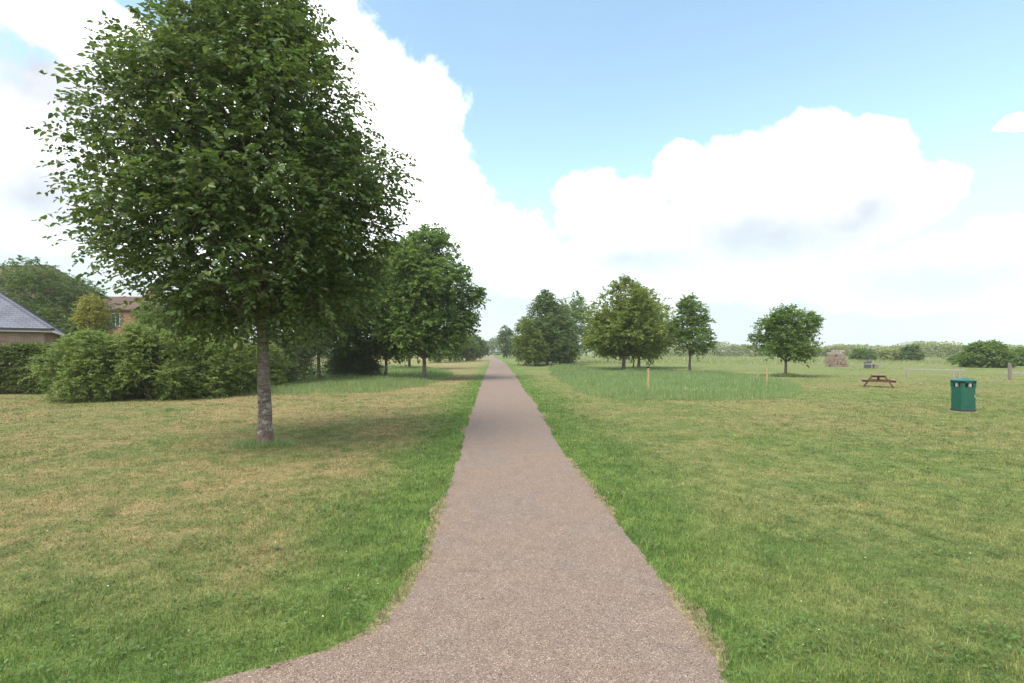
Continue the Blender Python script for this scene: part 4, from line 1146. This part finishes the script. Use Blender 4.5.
cl = union([blob(*q) for q in (
    (350, 120, 120, 95), (300, 50, 90, 75), (420, 130, 58, 66), (230, 180, 300, 120), (60, 200, 190, 70), (440, 190, 62, 60), (60, 20, 170, 40),
    (500, 240, 62, 40), (610, 210, 66, 38), (672, 172, 34, 24), (745, 190, 78, 52), (815, 170, 80, 52), (872, 158, 52, 42), (895, 205, 78, 40), (935, 195, 42, 26), (760, 230, 160, 42),
    (975, 258, 120, 38), (1070, 250, 110, 46), (1026, 118, 22, 12), (880, 285, 190, 36), (640, 275, 200, 42))])
fb3 = n.noise(dr, 24, 6, .62, .3)
dens = n.m('ADD', cl, n.m('ADD', n.m('MULTIPLY', n.m('SUBTRACT', fb, .5), .6), n.m('MULTIPLY', n.m('SUBTRACT', fb3, .5), .42)))
mask = n.m('MULTIPLY', n.ramp(dens, .06, .32), n.ramp(elw, .04, .28, .10, 1))
veil = n.m('MULTIPLY', n.ramp(elw, .34, .08), n.ramp(fb2, .25, .6, .62, .95))
# the rest of the sky dome carries the same broken cloud
other = n.m('MULTIPLY', n.ramp(n.m('ABSOLUTE', az), 0.95, 1.25), n.ramp(n.noise(dr, 2.6, 7, .6, .3), .46, .56))
high = n.m('MULTIPLY', n.ramp(el, .75, .95), n.ramp(n.noise(dr, 2.9, 7, .6, .3), .47, .58))
mask = n.m('MAXIMUM', mask, n.m('MAXIMUM', other, high))
grey = union([blob(*q) for q in ((790, 238, 170, 36), (20, 70, 120, 60), (30, 200, 90, 50), (950, 272, 150, 26), (850, 215, 90, 30), (640, 262, 120, 24))])
gr = n.m('MULTIPLY', n.ramp(n.m('ADD', grey, n.m('ADD', n.m('MULTIPLY', n.m('SUBTRACT', fb2, .5), .8), n.m('MULTIPLY', n.m('SUBTRACT', fb, .5), .6))), -.8, .95), .60)
bright = n.m('SUBTRACT', n.ramp(fb, .3, .7, 0.94, 1.06), gr)
CLOUD = 5.2
ccol = n.mix(n.m('MULTIPLY', gr, 2.5), (CLOUD, CLOUD, CLOUD * 1.0), (CLOUD * .93, CLOUD * .97, CLOUD * 1.05))
ccol = n.vm('SCALE', ccol, scale=bright)
vcol = (CLOUD * .365, CLOUD * .41, CLOUD * .445)
skyc = n.mix(1.0, sky.outputs[0], (0.90, 0.93, 0.79), 'MULTIPLY')
thin = n.ramp(n.noise(n.vm('MULTIPLY', dr, (1, 1, 2.5)), 1.7, 4, .55), .3, .75, .0, .12)
skyc = n.mix(thin, skyc, vcol)
base = n.mix(veil, skyc, vcol)
fin = n.mix(mask, base, ccol)
bg = n.new('ShaderNodeBackground'); n.link(fin, bg.inputs[0]); bg.inputs[1].default_value = 0.10
n.link(bg.outputs[0], out.inputs[0])
w.cycles.sampling_method = 'MANUAL'; w.cycles.sample_map_resolution = 1024

sd = bpy.data.lights.new('sun', 'SUN'); sd.energy = 1.15; sd.angle = math.radians(34); sd.color = (1.0, .95, .87)
so = bpy.data.objects.new('sun', sd); COL.objects.link(so)
dv = Vector((math.cos(SUN_EL) * math.sin(SUN_AZ), math.cos(SUN_EL) * math.cos(SUN_AZ), math.sin(SUN_EL)))
so.rotation_euler = dv.to_track_quat('Z', 'Y').to_euler(); so.location = dv * 60

# faint summer haze: one closed box round the camera and the park
hm = bpy.data.materials.new('haze_air'); hm.use_nodes = True; hm.node_tree.nodes.clear(); n = N(hm.node_tree)
ho = n.new('ShaderNodeOutputMaterial'); pv_ = n.new('ShaderNodeVolumePrincipled')
pv_.inputs['Color'].default_value = (.93, .96, 1, 1); pv_.inputs['Density'].default_value = 0.00042; pv_.inputs['Anisotropy'].default_value = 0.2
n.link(pv_.outputs[0], ho.inputs['Volume'])
hz_ = MB(); hz_.box(-420, 420, -60, 520, -1.0, 24.0)
tag(hz_.build('haze', hm), 'faint pale summer haze over the park', 'haze', kind='stuff')

# ------------------------------------------------------------------ camera, output
cam = bpy.data.cameras.new('camera'); co = bpy.data.objects.new('camera', cam); COL.objects.link(co)
co.location = (0, 0, EYE); co.rotation_euler = (math.radians(90), 0, 0)
cam.lens = 18; cam.sensor_width = 36; cam.shift_y = (HZ - 341.5) / 1024; cam.clip_end = 8000; cam.clip_start = .05
S.camera = co
S.view_settings.view_transform = 'Standard'; S.view_settings.look = 'None'; S.view_settings.gamma = 1; S.view_settings.exposure = 2.1
S.render.film_transparent = False
c = S.cycles
c.max_bounces = 8; c.diffuse_bounces = 5; c.glossy_bounces = 2; c.transmission_bounces = 5; c.transparent_max_bounces = 4
c.use_denoising = True
try: c.denoiser = 'OPENIMAGEDENOISE'; c.denoising_prefilter = 'ACCURATE'
except Exception: pass
c.use_adaptive_sampling = False
c.sample_clamp_indirect = 6; c.volume_bounces = 1
